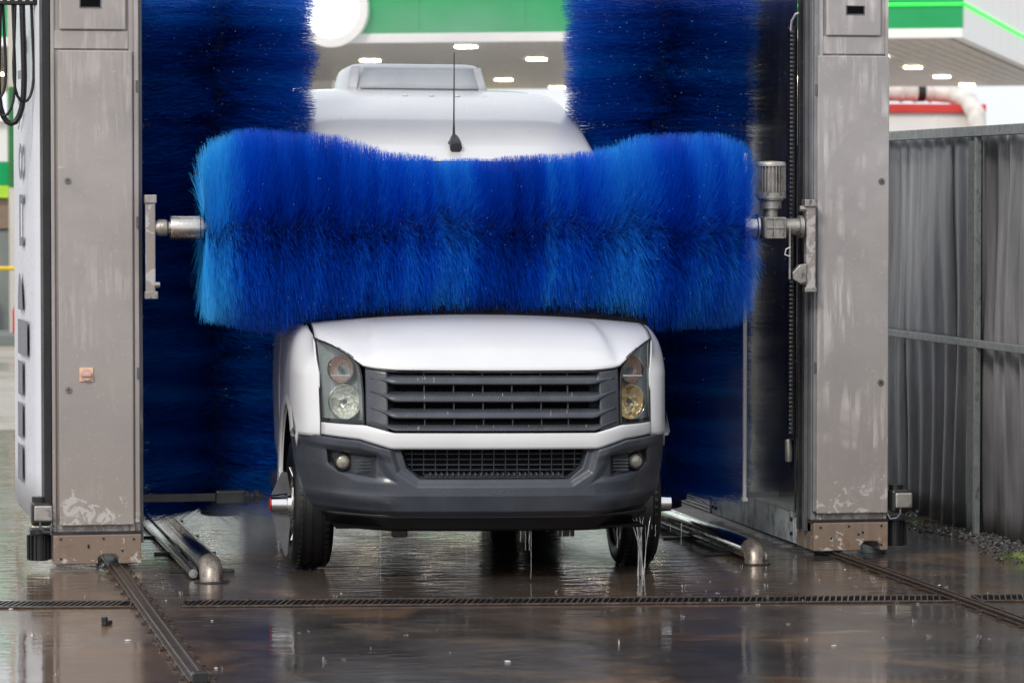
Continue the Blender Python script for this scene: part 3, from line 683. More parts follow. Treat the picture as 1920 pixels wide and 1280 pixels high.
for s in (-1, 1):
    V(MB().grid(lambda u, v_: (s*(lerp(.372, .425, u)-.03*v_), lerp(2.79, 2.80, u)+v_*.075-.012+.02*u, z0+lerp(.02, .16, v_)), 3, 4), 'unit_cheek', M['vanw'], ac, smooth=60, solid=.006)
V(MB().box(-.46, .46, 2.74, 3.95, z0-.005, z0+.012), 'unit_base', M['vblack'], bevel=.004)
for k in range(9): V(MB().lathe([(0, 0), (0, .02), (.008, .016), (.012, 0)], (-.62+k*.155, 2.05, ztop(2.05)-.03*abs((k-4)/4.)**3), (0, 0, 1), 10), 'roof_rivet', M['vanw'], smooth=60)

# hood
hx = [0, .5, .62, .665, .70, .75, .81, .885]; hz = [1.089, 1.091, 1.10, 1.109, 1.135, 1.175, 1.21, 1.238]
def hoodA(x): a = abs(x); z = float(np.interp(a, hx, hz)); return Vector((x, g(x, z)-.008, z))
def hood(u, v_):
    x = lerp(-.885, .885, u); a = abs(x); A = hoodA(x); A.x = x
    xb = x*1.0; B = Vector((xb*.995, -.13, 1.352-.045*(a/.885)**2.2))
    C_ = Vector((x, lerp(A.y, B.y, .33), lerp(A.z, B.z, .80)+.012*(1-(a/.885)**2)))
    t = v_; p = A*(1-t)**2+C_*2*t*(1-t)+B*t*t
    crease = .016*sstep(.60, .565, a-.06*(1-t))*math.sin(math.pi*min(1, t*1.1))
    return (p.x, p.y, p.z+crease)
hd = V(MB().grid(hood, 88, 22), 'hood', M['vanw'], smooth=80, solid=.012)
# hood gap line
V(MB().tube([Vector(hood(i/88, 0))+Vector((0, .004, -.004)) for i in range(89)], .0048, 6), 'hood_gap', M['seam'], hd)
for s in (0, 1): V(MB().tube([Vector(hood(s, i/12))+Vector(((1 if s else -1)*.003, 0, -.003)) for i in range(13)], .0045, 6), 'hood_gap', M['seam'], hd)
# fenders with wheel arches
def fender(s):
    nu, nv1, nv2 = 60, 16, 12; vs = []
    for i in range(nu+1):
        u = i/nu
        if u < .45:
            t = u/.45; P0 = Vector((.866, g(.866, .78))); P1 = Vector((.985, -.50)); P2 = Vector((.998, -.20)); p = P0*(1-t)**2+P1*2*t*(1-t)+P2*t*t
        else: t = (u-.45)/.55; p = Vector((lerp(.998, .995, t), lerp(-.20, .52, t)))
        ly = p.y; fr = max(0, 1-u/.45)
        ar = .50; zb = .735 if ly < -.40 else (.36+math.sqrt(max(0, ar*ar-ly*ly)) if abs(ly) < ar else .36)
        zb = max(zb, .735 if ly < -.40 else .36)
        su = min(1, u/.55); S_ = Vector((lerp(.889, .905, su), lerp(g(.886, 1.238), -.10, su) if u < .55 else lerp(-.10, .52, (u-.55)/.45), lerp(1.236, 1.305, su)))
        if u > .55: S_.x = lerp(.905, .97, (u-.55)/.45)
        zk = 1.06
        if zb > zk-.02: zk = zb+.02
        for j in range(nv1+1):
            z = lerp(zb, zk, j/nv1); vs.append((s*(p.x-.05*max(0, .6-z)), ly+.25*max(0, z-.78)*fr, z))
        K = Vector((p.x, ly+.25*(zk-.78)*fr, zk)); Cc = Vector((lerp(.90, p.x-.008, sstep(0, .4, u)), lerp(K.y, S_.y, .6), S_.z-.035))
        for j in range(1, nv2+1):
            t = j/nv2; q = K*(1-t)**2+Cc*2*t*(1-t)+S_*t*t; vs.append((s*q.x, q.y, q.z))
    w_ = nv1+nv2+1
    f = V(MB().add(vs, [(i*w_+j, i*w_+j+1, (i+1)*w_+j+1, (i+1)*w_+j) for i in range(nu) for j in range(w_-1)]), 'fender', M['vanw'], smooth=60, solid=.01)
    # flare lip around the arch
    pr = []
    for k in range(31):
        a = lerp(R(8), R(134), k/30); ca, sa_ = math.cos(a), math.sin(a)
        pr.append([(s*(1.0-.02), ca*.497, .36+sa_*.497), (s*1.000, ca*.505, .36+sa_*.505), (s*1.006, ca*.535, .36+sa_*.535), (s*.992, ca*.575, .36+sa_*.575)])
    vs = [p for q in pr for p in q]
    V(MB().add(vs, [(k*4+j, k*4+j+1, (k+1)*4+j+1, (k+1)*4+j) for k in range(30) for j in range(3)]), 'arch_flare', M['vanw'], f, smooth=50)
    return f
for s in (-1, 1): fender(s)
# inner wheel wells
for s in (-1, 1):
    for l0 in (0, 3.66):
        mb = MB(); mb.grid(lambda u, v_: (s*lerp(.60, .985, v_), l0+.515*math.cos(lerp(-.1, 2.2, u)), .36+.505*math.sin(lerp(-.1, 2.2, u))), 24, 2)
        V(mb, 'wheel_well', M['cavity'], smooth=60)
# headlights
hin = [(.812, .664), (.95, .664), (1.06, .672), (1.109, .684), (1.15, .712), (1.185, .765), (1.212, .82), (1.234, .880)]
hout = [(.812, .862), (1.0, .868), (1.15, .877), (1.234, .884)]
def hback(x, z): return max(g(x, z)+.02, g(.745, z)+.165+.45*(x-.745))
def hl(s, off, name, mat, solid=0, inset=.0):
    def F(u, v_):
        z = lerp(.815+inset, 1.233-inset, v_**.85); a = itp(z, hin)+.003+inset*.5; b = itp(z, hout)-.003-inset*.3; x = lerp(a, max(a+.0015, b), u)
        if off > .01: return (s*x, hback(x, z), z)
        return (s*x, g(x, z)+off-.012*math.sin(math.pi*u), z)
    return V(MB().grid(F, 14, 26), name, mat, smooth=80, solid=solid)
for s in (-1, 1):
    h = hl(s, .004, 'headlight', M['lens'])
    b = hl(s, .095, 'lamp_housing', M['lamp_dark']); b.parent = h
    # rim of the housing
    ed = [(itp(z, hin)+.006, z) for z in np.linspace(.82, 1.228, 24)]+[(itp(z, hout)-.006, z) for z in np.linspace(1.228, .82, 20)]
    vs = []
    for x, z in ed: vs += [(s*x, g(x, z)+.006, z), (s*(x*.985+.765*.015), hback(x, z)+.004, z*.985+1.0*.015)]
    nE = len(ed); V(MB().add(vs, [(2*i, 2*((i+1) % nE), 2*((i+1) % nE)+1, 2*i+1) for i in range(nE)]), 'housing_rim', M['lamp_dark'], h, smooth=60)
    for (x, z, r, mt) in ((.762, 1.082, .068, 'amber'), (.745, .916, .085, 'reflector' if s < 0 else 'reflector_painted_glint')):
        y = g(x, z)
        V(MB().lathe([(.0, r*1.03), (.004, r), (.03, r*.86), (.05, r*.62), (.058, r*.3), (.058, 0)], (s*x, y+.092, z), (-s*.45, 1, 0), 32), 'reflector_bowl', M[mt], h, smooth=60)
        V(MB().lathe([(.0, r*1.09), (-.006, r*1.06), (.0, r*1.0), (.01, r*.99)], (s*x, y+.091, z), (-s*.45, 1, 0), 32), 'reflector_ring', M['chrome'], h, smooth=60)
        V(MB().lathe([(0, 0), (.0, .012), (.025, .014), (.03, 0)], (s*x, y+.10, z), (0, 1, 0), 14), 'bulb', M['strip'], h, smooth=60)
    if True:
        V(MB().box(*sorted((s*.715, s*.815)), g(.76, 1.05)+.088, g(.76, 1.05)+.092, 1.046, 1.052), 'reflector_bar', M['chrome'], h)
    V(MB().tube([(s*(itp(z, hin)+.001), g(itp(z, hin), z)+.002, z) for z in np.linspace(.812, 1.232, 30)], .0055, 6), 'lamp_seal', M['seam'], h)
    V(MB().tube([(s*(itp(z, hout)+.0), g(itp(z, hout), z)+.002, z) for z in np.linspace(.745, 1.234, 20)], .0045, 6), 'lamp_seal', M['seam'], h)
    V(MB().tube([(s*x, g(x, .812)+.002, .812) for x in np.linspace(.664, .862, 12)], .0045, 6), 'lamp_seal', M['seam'], h)
# grille
def gr_bot(a): return itp(a, [(0, .775), (.515, .775), (.655, .812)])
def gr_top(a): return itp(a, [(0, 1.083), (.5, 1.083), (.655, 1.102)])
gr = V(MB().grid(lambda u, v_: (lerp(-.655, .655, u), g(lerp(-.655, .655, u), 1)+.085, lerp(.765, 1.10, v_)), 20, 4), 'grille', M['cavity'], smooth=60)
for s in (-1, 1):
    F = lambda u, v_: (s*lerp(.548, .655, u), g(lerp(.548, .655, u), lerp(gr_bot(lerp(.548, .655, u)), gr_top(lerp(.548, .655, u)), v_))-.004, lerp(gr_bot(lerp(.548, .655, u)), gr_top(lerp(.548, .655, u)), v_))
    V(MB().grid(F, 12, 14), 'grille_cheek', M['slat'], gr, smooth=60, solid=.03)
    F2 = lambda u, v_: (s*lerp(.549, .505, u), lerp(g(.54, 1)+.012, g(.5, 1)+.085, u), lerp(.785, 1.078, v_))
    V(MB().grid(F2, 2, 2), 'grille_jamb', M['slat'], gr)
for (zc, h_) in ((1.038, .052), (.950, .052), (.866, .050), (.797, .034)):
    def F(u, v_):
        x = lerp(-.632, .632, u); a = abs(x)
        lift = .030*max(0, (a-.52)/.10)*(1 if zc < 1 else .3)
        prof = [(-.012, -.5), (-.026, -.32), (-.024, -.08), (-.008, .25), (.03, .5), (.07, .62)]
        k = v_*5; i = min(4, int(k)); f_ = k-i; dy = lerp(prof[i][0], prof[i+1][0], f_); dz = lerp(prof[i][1], prof[i+1][1], f_)*h_
        tp = 1 if a < .52 else max(.22, 1-(a-.52)/.09)
        return (x, g(x, zc)+dy*tp if dy < 0 else g(x, zc)+dy, zc+lift+dz*tp)
    V(MB().grid(F, 60, 10), 'slat', M['slat'], gr, smooth=35, solid=.004)
for (za, zb) in ((1.06, 1.08), (.968, 1.02), (.882, .93), (.806, .842)):
    for x in (-.36, -.21, -.06, .09, .24, .38):
        V(MB().box(x-.003, x+.003, g(x, za)+.018, g(x, za)+.05, za-.012, zb+.02), 'strut', M['slat'], gr)
V(MB().tube([(x, g(x, 1.08)+.0, gr_top(abs(x))-.004) for x in np.linspace(-.65, .65, 40)], .007, 6), 'grille_edge', M['vblack'], gr, smooth=60)
# white band under the grille, part of the bumper skin
def wb_top(a): return itp(a, [(0, .772), (.52, .772), (.66, .808), (.868, .808)])
def wb_bot(a): return itp(a, [(0, .690), (.53, .690), (.69, .735), (.868, .745)])
def F(u, v_):
    x = lerp(-.862, .862, u); a = abs(x); z = lerp(wb_bot(a), wb_top(a), v_); return (x, g(x, z)-.012-.004*math.sin(math.pi*v_), z)
V(MB().grid(F, 90, 6), 'painted_band', M['vanw'], smooth=50, solid=.02)
V(MB().grid(lambda u, v_: (lerp(-.9, .9, u), g(lerp(-.9, .9, u), .75)+.03, lerp(.70, .83, v_)), 40, 2), 'gap_backing', M['cavity'])
# bumper: one moulded skin with intake, fog recesses and swages
def btop(a): return itp(a, [(0, .688), (.535, .688), (.69, .732), (.87, .742), (.985, .757)])
def seg_in(x, z, pts, soft=.012):
    """soft inside of a convex polygon given counter-clockwise (x,z)"""
    d = 1e9
    for i in range(len(pts)):
        x0, z0_ = pts[i]; x1, z1 = pts[(i+1) % len(pts)]; L = math.hypot(x1-x0, z1-z0_); d = min(d, ((x1-x0)*(z-z0_)-(z1-z0_)*(x-x0))/L)
    return sstep(-soft*.2, soft, d)
fog_poly = [(.605, .540), (.78, .560), (.830, .60), (.838, .672), (.60, .654)]
scoop_poly = [(.50, .515), (.70, .520), (.845, .585), (.858, .695), (.60, .672)]
int_poly = [(-.385, .535), (.385, .535), (.452, .592), (.485, .70), (-.485, .70), (-.452, .592)]
sur_poly = [(-.40, .498), (.40, .498), (.505, .565), (.545, .70), (-.545, .70), (-.505, .565)]
def bump_pt(u, v_):
    un = lerp(-1, 1, u); un = math.sin(un*math.pi/2)*.35+un*.65
    z_ = lerp(.335, .757, v_); hw = itp(z_, [(.335, .885), (.45, .935), (.6, .968), (.757, .985)]); x = un*hw; a = abs(x); A = abs(un)*.975
    z = min(lerp(.335, btop(a)-.002, v_), 9); d = 0
    y = g(A, z)
    top = btop(a)-z
    y += -.010-.020*sstep(.0, .012, top)*sstep(.075, .035, top)*sstep(.50, .62, a)      # upper ledge
    y -= .016*sstep(.42, .40, z)*0+.018*math.exp(-((z-.425+.05*max(0, .75-a))/.03)**2)*sstep(.4, .7, a)*.9   # lower swage
    y += .014*seg_in(a, z, scoop_poly, .035)+.055*seg_in(a, z, fog_poly, .016)
    y += .022*seg_in(x, z, sur_poly, .03)+.10*seg_in(x, z, int_poly, .022)
    y += .035*sstep(.375, .335, z)
    return (x, y, z)
bp = V(MB().grid(bump_pt, 400, 130), 'bumper', M['bumper'], smooth=80)
# bumper ends wrap to the arch
for s in (-1, 1):
    F = lambda u, v_: (s*(lerp(abs(bump_pt(1, v_)[0]), abs(bump_pt(1, v_)[0])+.012, u)), lerp(bump_pt(1, v_)[1], bump_pt(1, v_)[1]+.001+.16*v_**2.5, u), lerp(.335, .755, v_))
    V(MB().grid(F, 4, 14), 'bumper_end', M['bumper'], bp, smooth=80)
# lower lip and underside
V(MB().grid(lambda u, v_: (lerp(-.86, .86, u)*lerp(1, .90, v_), g(lerp(-.86, .86, u), .335)+.03+.05*v_, lerp(.345, .262-.0*u, v_)), 50, 5), 'lower_lip', M['rubber'], bp, smooth=60, solid=.012)
V(MB().box(-.80, .80, -.80, -.40, .275, .285), 'undertray', M['cavity'])
# intake grid
iw = lambda z: itp(z, [(.545, .385), (.60, .440), (.69, .468)])
ig = V(MB().grid(lambda u, v_: (lerp(-1, 1, u)*iw(lerp(.55, .687, v_)), g(lerp(-1, 1, u)*iw(.6), .6)+.074, lerp(.55, .687, v_)), 30, 8), 'intake', M['cavity'], bp)
for z in (.662, .634, .606, .580): V(MB().tube([(x, g(x, z)+.062, z) for x in np.linspace(-iw(z), iw(z), 16)], .0035, 6), 'grid_bar', M['slat'], bp)
for x in np.linspace(-.42, .42, 15): V(MB().tube([(x, g(x, .6)+.066, .555 if abs(x) < .38 else .59), (x, g(x, .6)+.066, .685)], .0028, 5), 'grid_bar', M['slat'], bp)
V(MB().grid(lambda u, v_: (lerp(-.36, .36, u), g(lerp(-.36, .36, u), .55)+lerp(.02, .09, v_), lerp(.545, .562, v_)), 12, 1), 'intake_shelf', M['slat'], bp, solid=.004)
for x in np.linspace(-.33, .33, 24): V(MB().box(x-.004, x+.004, g(x, .55)+.022, g(x, .55)+.08, .552, .568), 'shelf_tooth', M['slat'], bp)
# fog lamps with louvred plates
for s in (-1, 1):
    y = g(.752, .61)+.042
    fl = V(MB().lathe([(0, 0), (.002, .02), (.008, .034), (.014, .036), (.03, .036)], (s*.762, y-.02, .612), (0, 1, 0), 28), 'fog_lamp', M['foglens'], smooth=60)
    V(MB().lathe([(0, .036), (-.006, .040), (0, .045), (.03, .046)], (s*.762, y-.014, .612), (0, 1, 0), 28), 'lamp_bezel', M['vblack'], fl, smooth=60)
    pts = [(.612, .549), (.78, .566), (.822, .60), (.826, .654), (.612, .645)]
    V(MB().prism([(s*x, g(x, .6)+.052, z) for x, z in pts], (0, .01, 0)), 'fog_plate', M['vblack'], bp)
    for z in (.575, .592, .609, .626):
        V(MB().box(*sorted((s*.620, s*.708)), g(.665, z)+.030, g(.665, z)+.046, z-.0035, z+.0035), 'louvre', M['slat'], bp, bevel=.001)
# mechanicals below
V(MB().tube([(-.8, 0, .30), (.8, 0, .30)], .05, 12), 'front_axle', M['dark'])
V(MB().tube([(-.8, 3.66, .345), (.8, 3.66, .345)], .06, 12), 'rear_axle', M['dark'], smooth=60)
V(MB().lathe([(-.15, .05), (-.1, .13), (0, .17), (.1, .13), (.15, .05)], (0, 3.66, .345), (0, 1, 0), 18), 'differential', M['dark'], smooth=60)
V(MB().box(-.90, .90, .50, 4.9, .50, .54), 'floor_pan', M['cavity'])
V(MB().box(-.40, .40, -.40, .5, .33, .50), 'engine_tray', M['cavity'], bevel=.02)
for x in (-.48, .40): V(MB().box(x, x+.08, -.5, -.42, .20, .30), 'tow_bracket', M['dark'], bevel=.006)
# wheels
def wheel(x, y, s, inner=False):
    r, w_ = .345, .215
    t = V(MB().lathe([(-.085, .225), (-.10, .24), (-.108, .28), (-.100, .318), (-.082, .338), (-.06, .3445), (-.058, .338), (-.046, .338), (-.044, .346), (-.012, .347), (-.010, .339), (.002, .339), (.004, .347), (.040, .346), (.042, .338), (.054, .338), (.056, .3445), (.082, .338), (.100, .318), (.108, .28), (.10, .24), (.085, .225)], (0, 0, 0), (1, 0, 0), 56), 'wheel', M['rubber'], smooth=40)
    t.location = (x, y, r)
    vs = MB()
    for k in range(56):
        a = 2*math.pi*k/56
        for q0 in (-.078, .06): vs.box(q0, q0+.018, -.012, .004, .336, .3475, Matrix.Rotation(a, 4, 'X'))
    V(vs, 'tread_blocks', M['rubber'], t, kind='stuff')
    V(MB().lathe([(-.085, .226), (-.075, .205), (.0, .20), (.075, .205), (.085, .226), (s*.0+.0, .236)], (0, 0, 0), (1, 0, 0), 40), 'rim', M['alu'], t, smooth=50)
    V(MB().lathe([(s*.02, .2), (s*.05, .12), (s*.06, .09), (s*.10, .075), (s*.10, 0)], (0, 0, 0), (1, 0, 0), 30), 'wheel_disc', M['alu'], t, smooth=50)
    for k in range(7):
        V(MB().prism([(s*.045, -.018, .07), (s*.045, .018, .07), (s*.088, .024, .205), (s*.088, -.024, .205)], (s*.018, 0, 0)), 'spoke', M['chrome'], t, bevel=.004).rotation_euler = (2*math.pi*k/7+.3, 0, 0)
    return t
wl = wheel(-.872, 0, -1); wr = wheel(.872, 0, 1)
for s in (-1, 1): wheel(s*.90, 3.66, s); wheel(s*.645, 3.66, s)
for t, s in ((wl, -1), (wr, 1)):
    V(MB().lathe([(0, 0), (0, .062), (.03, .058), (.035, .05), (.115, .045), (.118, .0)], (s*.09, 0, -.01), (s, 0, 0), 28), 'hub_cover', M['chrome'], t, smooth=40)
    if s < 0:
        V(MB().tube([(s*.208, 0, -.01), (s*.214, 0, -.01)], .036, 20), 'hub_cap', M['red'], t)
        V(MB().prism([(s*.10, 0, .05), (s*.205, 0, .04), (s*.15, 0, .16), (s*.12, 0, .16)], (0, .012, 0)), 'hub_fin', M['strip'], t, bevel=.002)
        V(MB().prism([(s*.10, 0, -.06), (s*.20, 0, -.06), (s*.17, 0, -.17), (s*.13, 0, -.29), (s*.115, 0, -.28)], (0, .012, 0)), 'hub_fin', M['strip'], t, bevel=.002)
for s in (-1, 1):
    V(MB().prism([(s*.78, .5, .5), (s*1.0, .5, .5), (s*1.0, .52, .16), (s*.78, .52, .16)], (0, .006, 0)), 'mud_flap', M['rubber'])

# ------------------------------------------------------------------ running water
def drip(mb, x, y, z0_, z1, r, wob=.0):
    n_ = 5; mb.tube([(x+random.uniform(-wob, wob), y+random.uniform(-wob, wob), lerp(z0_, z1, k/n_)) for k in range(n_+1)], [r*random.uniform(.5, 1.2) for _ in range(n_+1)], 5)
mb = MB()
for k in range(44):
    x = random.uniform(-.9, .85); z1 = random.choice([.24, .2, .16, .05, .01]) if random.random() < .35 else random.uniform(.20, .27)
    yy = -1.19+.10*(x+.1)**2+.3*max(0, abs(x+.1)-.5)**2*2; drip(mb, x, yy, .27, z1, random.uniform(.0008, .0018), .002)
for k in range(18): x = random.uniform(-.6, .55); zz = random.choice([1.06, .975, .885, .81]); drip(mb, x-.15, -1.315, zz, zz-random.uniform(.01, .03), .0016, .001)
tag(mb.build('water_drips', M['water'], smooth=80), 'thin drips of wash water falling from the bumper edge', 'water', kind='stuff')
mb = MB()
for k in range(6):
    x0 = .56+k*.025+random.uniform(-.01, .01); x1 = .60+random.uniform(-.03, .08)
    mb.tube([(x0, -.93, .30), (lerp(x0, x1, .3), -.95, .26), (lerp(x0, x1, .75), -.96, .14), (x1, -.96, .0)], [.0012, .0028, .0016, .004], 6)
tag(mb.build('water_stream', M['water'], smooth=80), 'stream of water pouring off the bumper beside the right front tyre', 'water', kind='stuff')
mb = MB()
for k in range(100):
    X, Y = random.uniform(-2.7, 2.6), random.uniform(-4.6, -.9)
    if k % 3 == 0: X, Y = random.gauss(1.0, .6), random.gauss(-2.2, .6)
    hgt_ = .006+.02*random.random()**2; wr_ = random.uniform(.3, 1)
    for q in range(random.choice((1, 3, 4, 6))):
        a = random.uniform(0, 6.28); mb.tube([(X+.006*math.cos(a), Y+.006*math.sin(a), .001), (X+random.uniform(.006, .016)*math.cos(a), Y+.014*math.sin(a), hgt_*random.uniform(.4, 1))], [.0013*wr_, .0006], 4)
tag(mb.build('water_splashes', M['water'], smooth=80), 'tiny crown splashes where falling drops hit the wet floor', 'water', kind='stuff')
mb = MB()
for k in range(1500):
    X, Y, Z = random.uniform(-1.7, 1.9), random.uniform(-.95, -.75), random.uniform(.8, 3.1)
    if random.random() < .5: Y = random.uniform(.2, .5); Z = random.uniform(2.3, 3.2)
    q = random.uniform(.0006, .0017); mb.add([(X+q, Y, Z), (X-q, Y, Z), (X, Y, Z+q*2), (X, Y, Z-q*2), (X, Y-q, Z), (X, Y+q, Z)], [(0,2,4),(2,1,4),(1,3,4),(3,0,4),(2,0,5),(1,2,5),(3,1,5),(0,3,5)])
tag(mb.build('spray_droplets', M['spray'], smooth=80), 'fine spray of flying droplets in front of the blue brushes', 'water', kind='stuff')

def mist(label, loc, sc, dens, col):
    bm = bmesh.new(); bmesh.ops.create_icosphere(bm, subdivisions=3, radius=1); me = bpy.data.meshes.new('water_mist'); bm.to_mesh(me); bm.free()
    o = bpy.data.objects.new('water_mist', me); COL.objects.link(o); o.location = loc; o.scale = sc
    m = NT('mist'); v = m.coord(); ln = m.n('ShaderNodeVectorMath', operation='LENGTH'); m.l(v, ln.inputs[0])
    mr = m.n('ShaderNodeMapRange'); mr.inputs['From Min'].default_value = 1; mr.inputs['From Max'].default_value = .0; mr.interpolation_type = 'SMOOTHSTEP'; m.l(ln.outputs['Value'], mr.inputs[0])
    nz = m.ramp(m.noise(v, 2.2, 3), [(.35, (.2,.2,.2)), (.7, (1,1,1))])
    pv = m.n('ShaderNodeVolumePrincipled'); pv.inputs['Color'].default_value = (*col, 1); m.l(m.math('MULTIPLY', m.math('MULTIPLY', mr.outputs[0], nz), dens), pv.inputs['Density'])
    m.t.nodes.remove(m.b); m.l(pv.outputs[0], m.out.inputs['Volume']); me.materials.append(m.m); tag(o, label, 'mist', kind='stuff')
mist('pale spray mist hanging over the van roof between the upright brushes', (.15, 2.6, 2.9), (1.5, 1.6, .55), .45, (.95, .97, 1))
mist('bluish cloud of spray above the floor between the left guide tube and the left front tyre', (-1.28, .35, .14), (.34, .6, .26), 2.6, (.80, .88, 1))
mist('faint spray drifting low in front of the dark splash panel on the right', (1.5, .3, .75), (.25, .7, .6), .35, (.9, .95, 1))

# ------------------------------------------------------------------ small things on the floor
o = MB().box(-.04, .04, -.012, .012, 0, .018).box(-.04, -.015, -.012, .012, .018, .04).build('steel_clip', M['dark'], None, .003)
o.location = (-2.28, -2.75, .001); o.rotation_euler = (0, 0, 1.1); tag(o, 'small dark steel clip lying on the floor left of the left floor rail', 'clip')
o = MB().prism([(-.12, 0, 0), (.05, 0, 0), (.0, 0, .16), (-.12, 0, .20)], (0, .06, 0)).build('bollard_foot', M['railsteel'], None, .006)
o.location = (-2.82, -2.35, 0); tag(o, 'rusty brown steel foot cut off by the left edge of the photo', 'post')
mb = MB()
for k in range(12):
    X, Y, s_ = random.uniform(-2.8, 2.6), random.uniform(-4.7, -.9), random.uniform(.003, .008); a = random.uniform(0, 3)
    mb.box(-s_*1.6, s_*1.6, -s_, s_, .002, .004+s_*.25, Matrix.Translation((X, Y, 0)) @ Matrix.Rotation(a, 4, 'Z'))
tag(mb.build('paint_flakes', M['white_steel']), 'pale paint flakes and bits of litter scattered on the wet floor', 'litter', kind='stuff')

# ------------------------------------------------------------------ festoon cables top left
t = tag(empty('cable_festoon', (-2.60, .1, 3.05)), 'bundle of black hoses hanging in loops from a clamp bar at the top left', 'cables')
MB().box(-.25, .17, -.03, .03, -.055, .06).build('clamp_bar', M['black'], t, .006)
for k in range(9): MB().box(-.20+k*.04, -.185+k*.04, -.034, -.0305, -.035, .02).build('clamp_bolt', M['steel'], t)
for k in range(8):
    x0 = -.22+k*.05; dp = random.uniform(.50, .68); x1 = x0-random.uniform(.05, .12); r_ = random.choice([.008, .011, .016])
    pts = []
    for i in range(15):
        q = i/14; a = math.pi*q; pts.append((lerp(x0, x1, .5-.5*math.cos(a))+.02*math.sin(a*2), .015*math.sin(k*2+q*4), -.05-dp*math.sin(a)**.6))
    MB().tube(pts, r_, 8).build('hose', M['black'], t, 0, 60)

# ------------------------------------------------------------------ corrugated fence on the right
FX = 3.06
m = NT('weathered corrugated sheet'); v = m.coord((1, 1, .12)); 
st_ = m.noise(v, 9, 6, .62, .3)
c1 = m.ramp(st_, [(.3, (.15, .152, .16)), (.5, (.26, .26, .272)), (.75, (.42, .415, .425))])
sx = m.n('ShaderNodeSeparateXYZ'); m.l(m.coord(), sx.inputs[0])
lowd = m.ramp(m.math('ADD', m.math('MULTIPLY', sx.outputs[2], .5), m.math('MULTIPLY', m.noise(m.coord(), 2, 5), .5)), [(.2, (.35,)*3), (.75, (1,1,1))])
mm = m.n('ShaderNodeMix', data_type='RGBA', blend_type='MULTIPLY'); mm.inputs[0].default_value = 1; m.l(c1, mm.inputs[6]); m.l(lowd, mm.inputs[7]); m.l(mm.outputs[2], m.b.inputs['Base Color'])
m.b.inputs['Roughness'].default_value = .42; m.b.inputs['Metallic'].default_value = .15; m.l(m.bump(st_, .3, .01), m.b.inputs['Normal']); M['sheet'] = m.m
M['fpost'] = worn('galvanised fence post', (.26, .28, .28), .38, .3, .3, 14, .5, (.12, .12, .12), .6)
FN = tag(empty('corrugated_fence', (FX, 2, 0)), 'grey corrugated sheet fence on a galvanised frame, right of the right column', 'fence')
def wv(y, ph): return .017*math.sin(2*math.pi*y/.25+ph)
for k, y0 in enumerate(np.arange(-6.4, 9, 1.0)):
    ph = rng.uniform(-.5, .5)
    F = lambda u, v_: (.05+wv(y0+u*1.02, 0)*(1+.5*math.sin(v_*3+(y0+u)*.9))+.010*math.sin(v_*7+(y0+u)*3)+(.004 if k % 2 else 0), y0-2+u*1.06, lerp(-.01, 2.37+.012*math.sin(2*math.pi*u*4), v_))
    MB().grid(F, 44, 14).build('sheet', M['sheet'], FN, 0, 80, .003)
MB().box(-.04, .02, -9, 7, 2.325, 2.385).build('top_rail', M['fpost'], FN, .004)
MB().box(-.035, .0, -9, 7, 1.095, 1.14).build('middle_rail', M['fpost'], FN, .004)
for y in (-5.5, -3.4, -1.25, .9+.0, 3.1, 5.2):
    MB().box(-.032, -.002, y-2-.025, y-2+.025, 0, 2.3245).build('post', M['fpost'], FN, .003)
    MB().box(-.0315, .02, y-2+.0255, y-2+.14, 0, 2.3).build('post_web', M['dark'], FN)
mb = MB()
for k in range(2600):
    Y = random.uniform(-2.5, 7); X = random.uniform(2.78, 3.06)+.10*math.sin(Y*3) ; s_ = random.uniform(.006, .02)
    if X < 2.80 and random.random() < .7: continue
    Mx = Matrix.Translation((X, Y, s_*.5)) @ Matrix.Rotation(random.uniform(0, 6), 4, (random.random(), random.random(), 1))
    p = [Mx @ Vector(q)*1 for q in ((s_, 0, 0), (-s_*.8, s_*.5, 0), (-s_*.4, -s_, 0), (0, 0, s_*.8), (0, 0, -s_*.7))]
    mb.add(p, [(0,1,3),(1,2,3),(2,0,3),(1,0,4),(2,1,4),(0,2,4)])
M['gravel'] = worn('wet gravel', (.085, .08, .08), .25, 0, .6, 40, .2)
tag(mb.build('gravel', M['gravel']), 'wet dark gravel and rubble along the foot of the fence', 'gravel', kind='stuff')
m = NT('grass'); at = m.n('ShaderNodeAttribute', attribute_name='tone')
m.l(m.ramp(at.outputs['Fac'], [(0, (.05, .11, .02)), (.6, (.12, .25, .035)), (1, (.32, .30, .12))]), m.b.inputs['Base Color']); m.b.inputs['Roughness'].default_value = .45; M['grass'] = m.m
def grass(cx, cy, sx_, sy_, n, h):
    P = np.stack([rng.normal(0, sx_, n), rng.normal(0, sy_, n), np.zeros(n)], 1); a = rng.uniform(0, 6.28, n); e_ = rng.uniform(.7, 1.5, n)
    D = np.stack([np.cos(a)*np.cos(e_), np.sin(a)*np.cos(e_), np.sin(e_)], 1)
    o = bristle_mesh('grass', M['grass'], None, P, D, rng.uniform(.4, 1, n)*h, np.array([.0, 0, 1.]), rng.random(n), .006, 3, .05, .6)
    o.location = (cx, cy, 0); return o
tag(grass(2.89, -.75, .06, .16, 360, .13), 'tuft of bright green grass growing at the foot of the fence, right edge', 'grass', kind='stuff')
tag(grass(2.90, 1.9, .03, .25, 260, .07), 'low mossy strip of grass by the fence beyond the right drive motor', 'grass', kind='stuff')

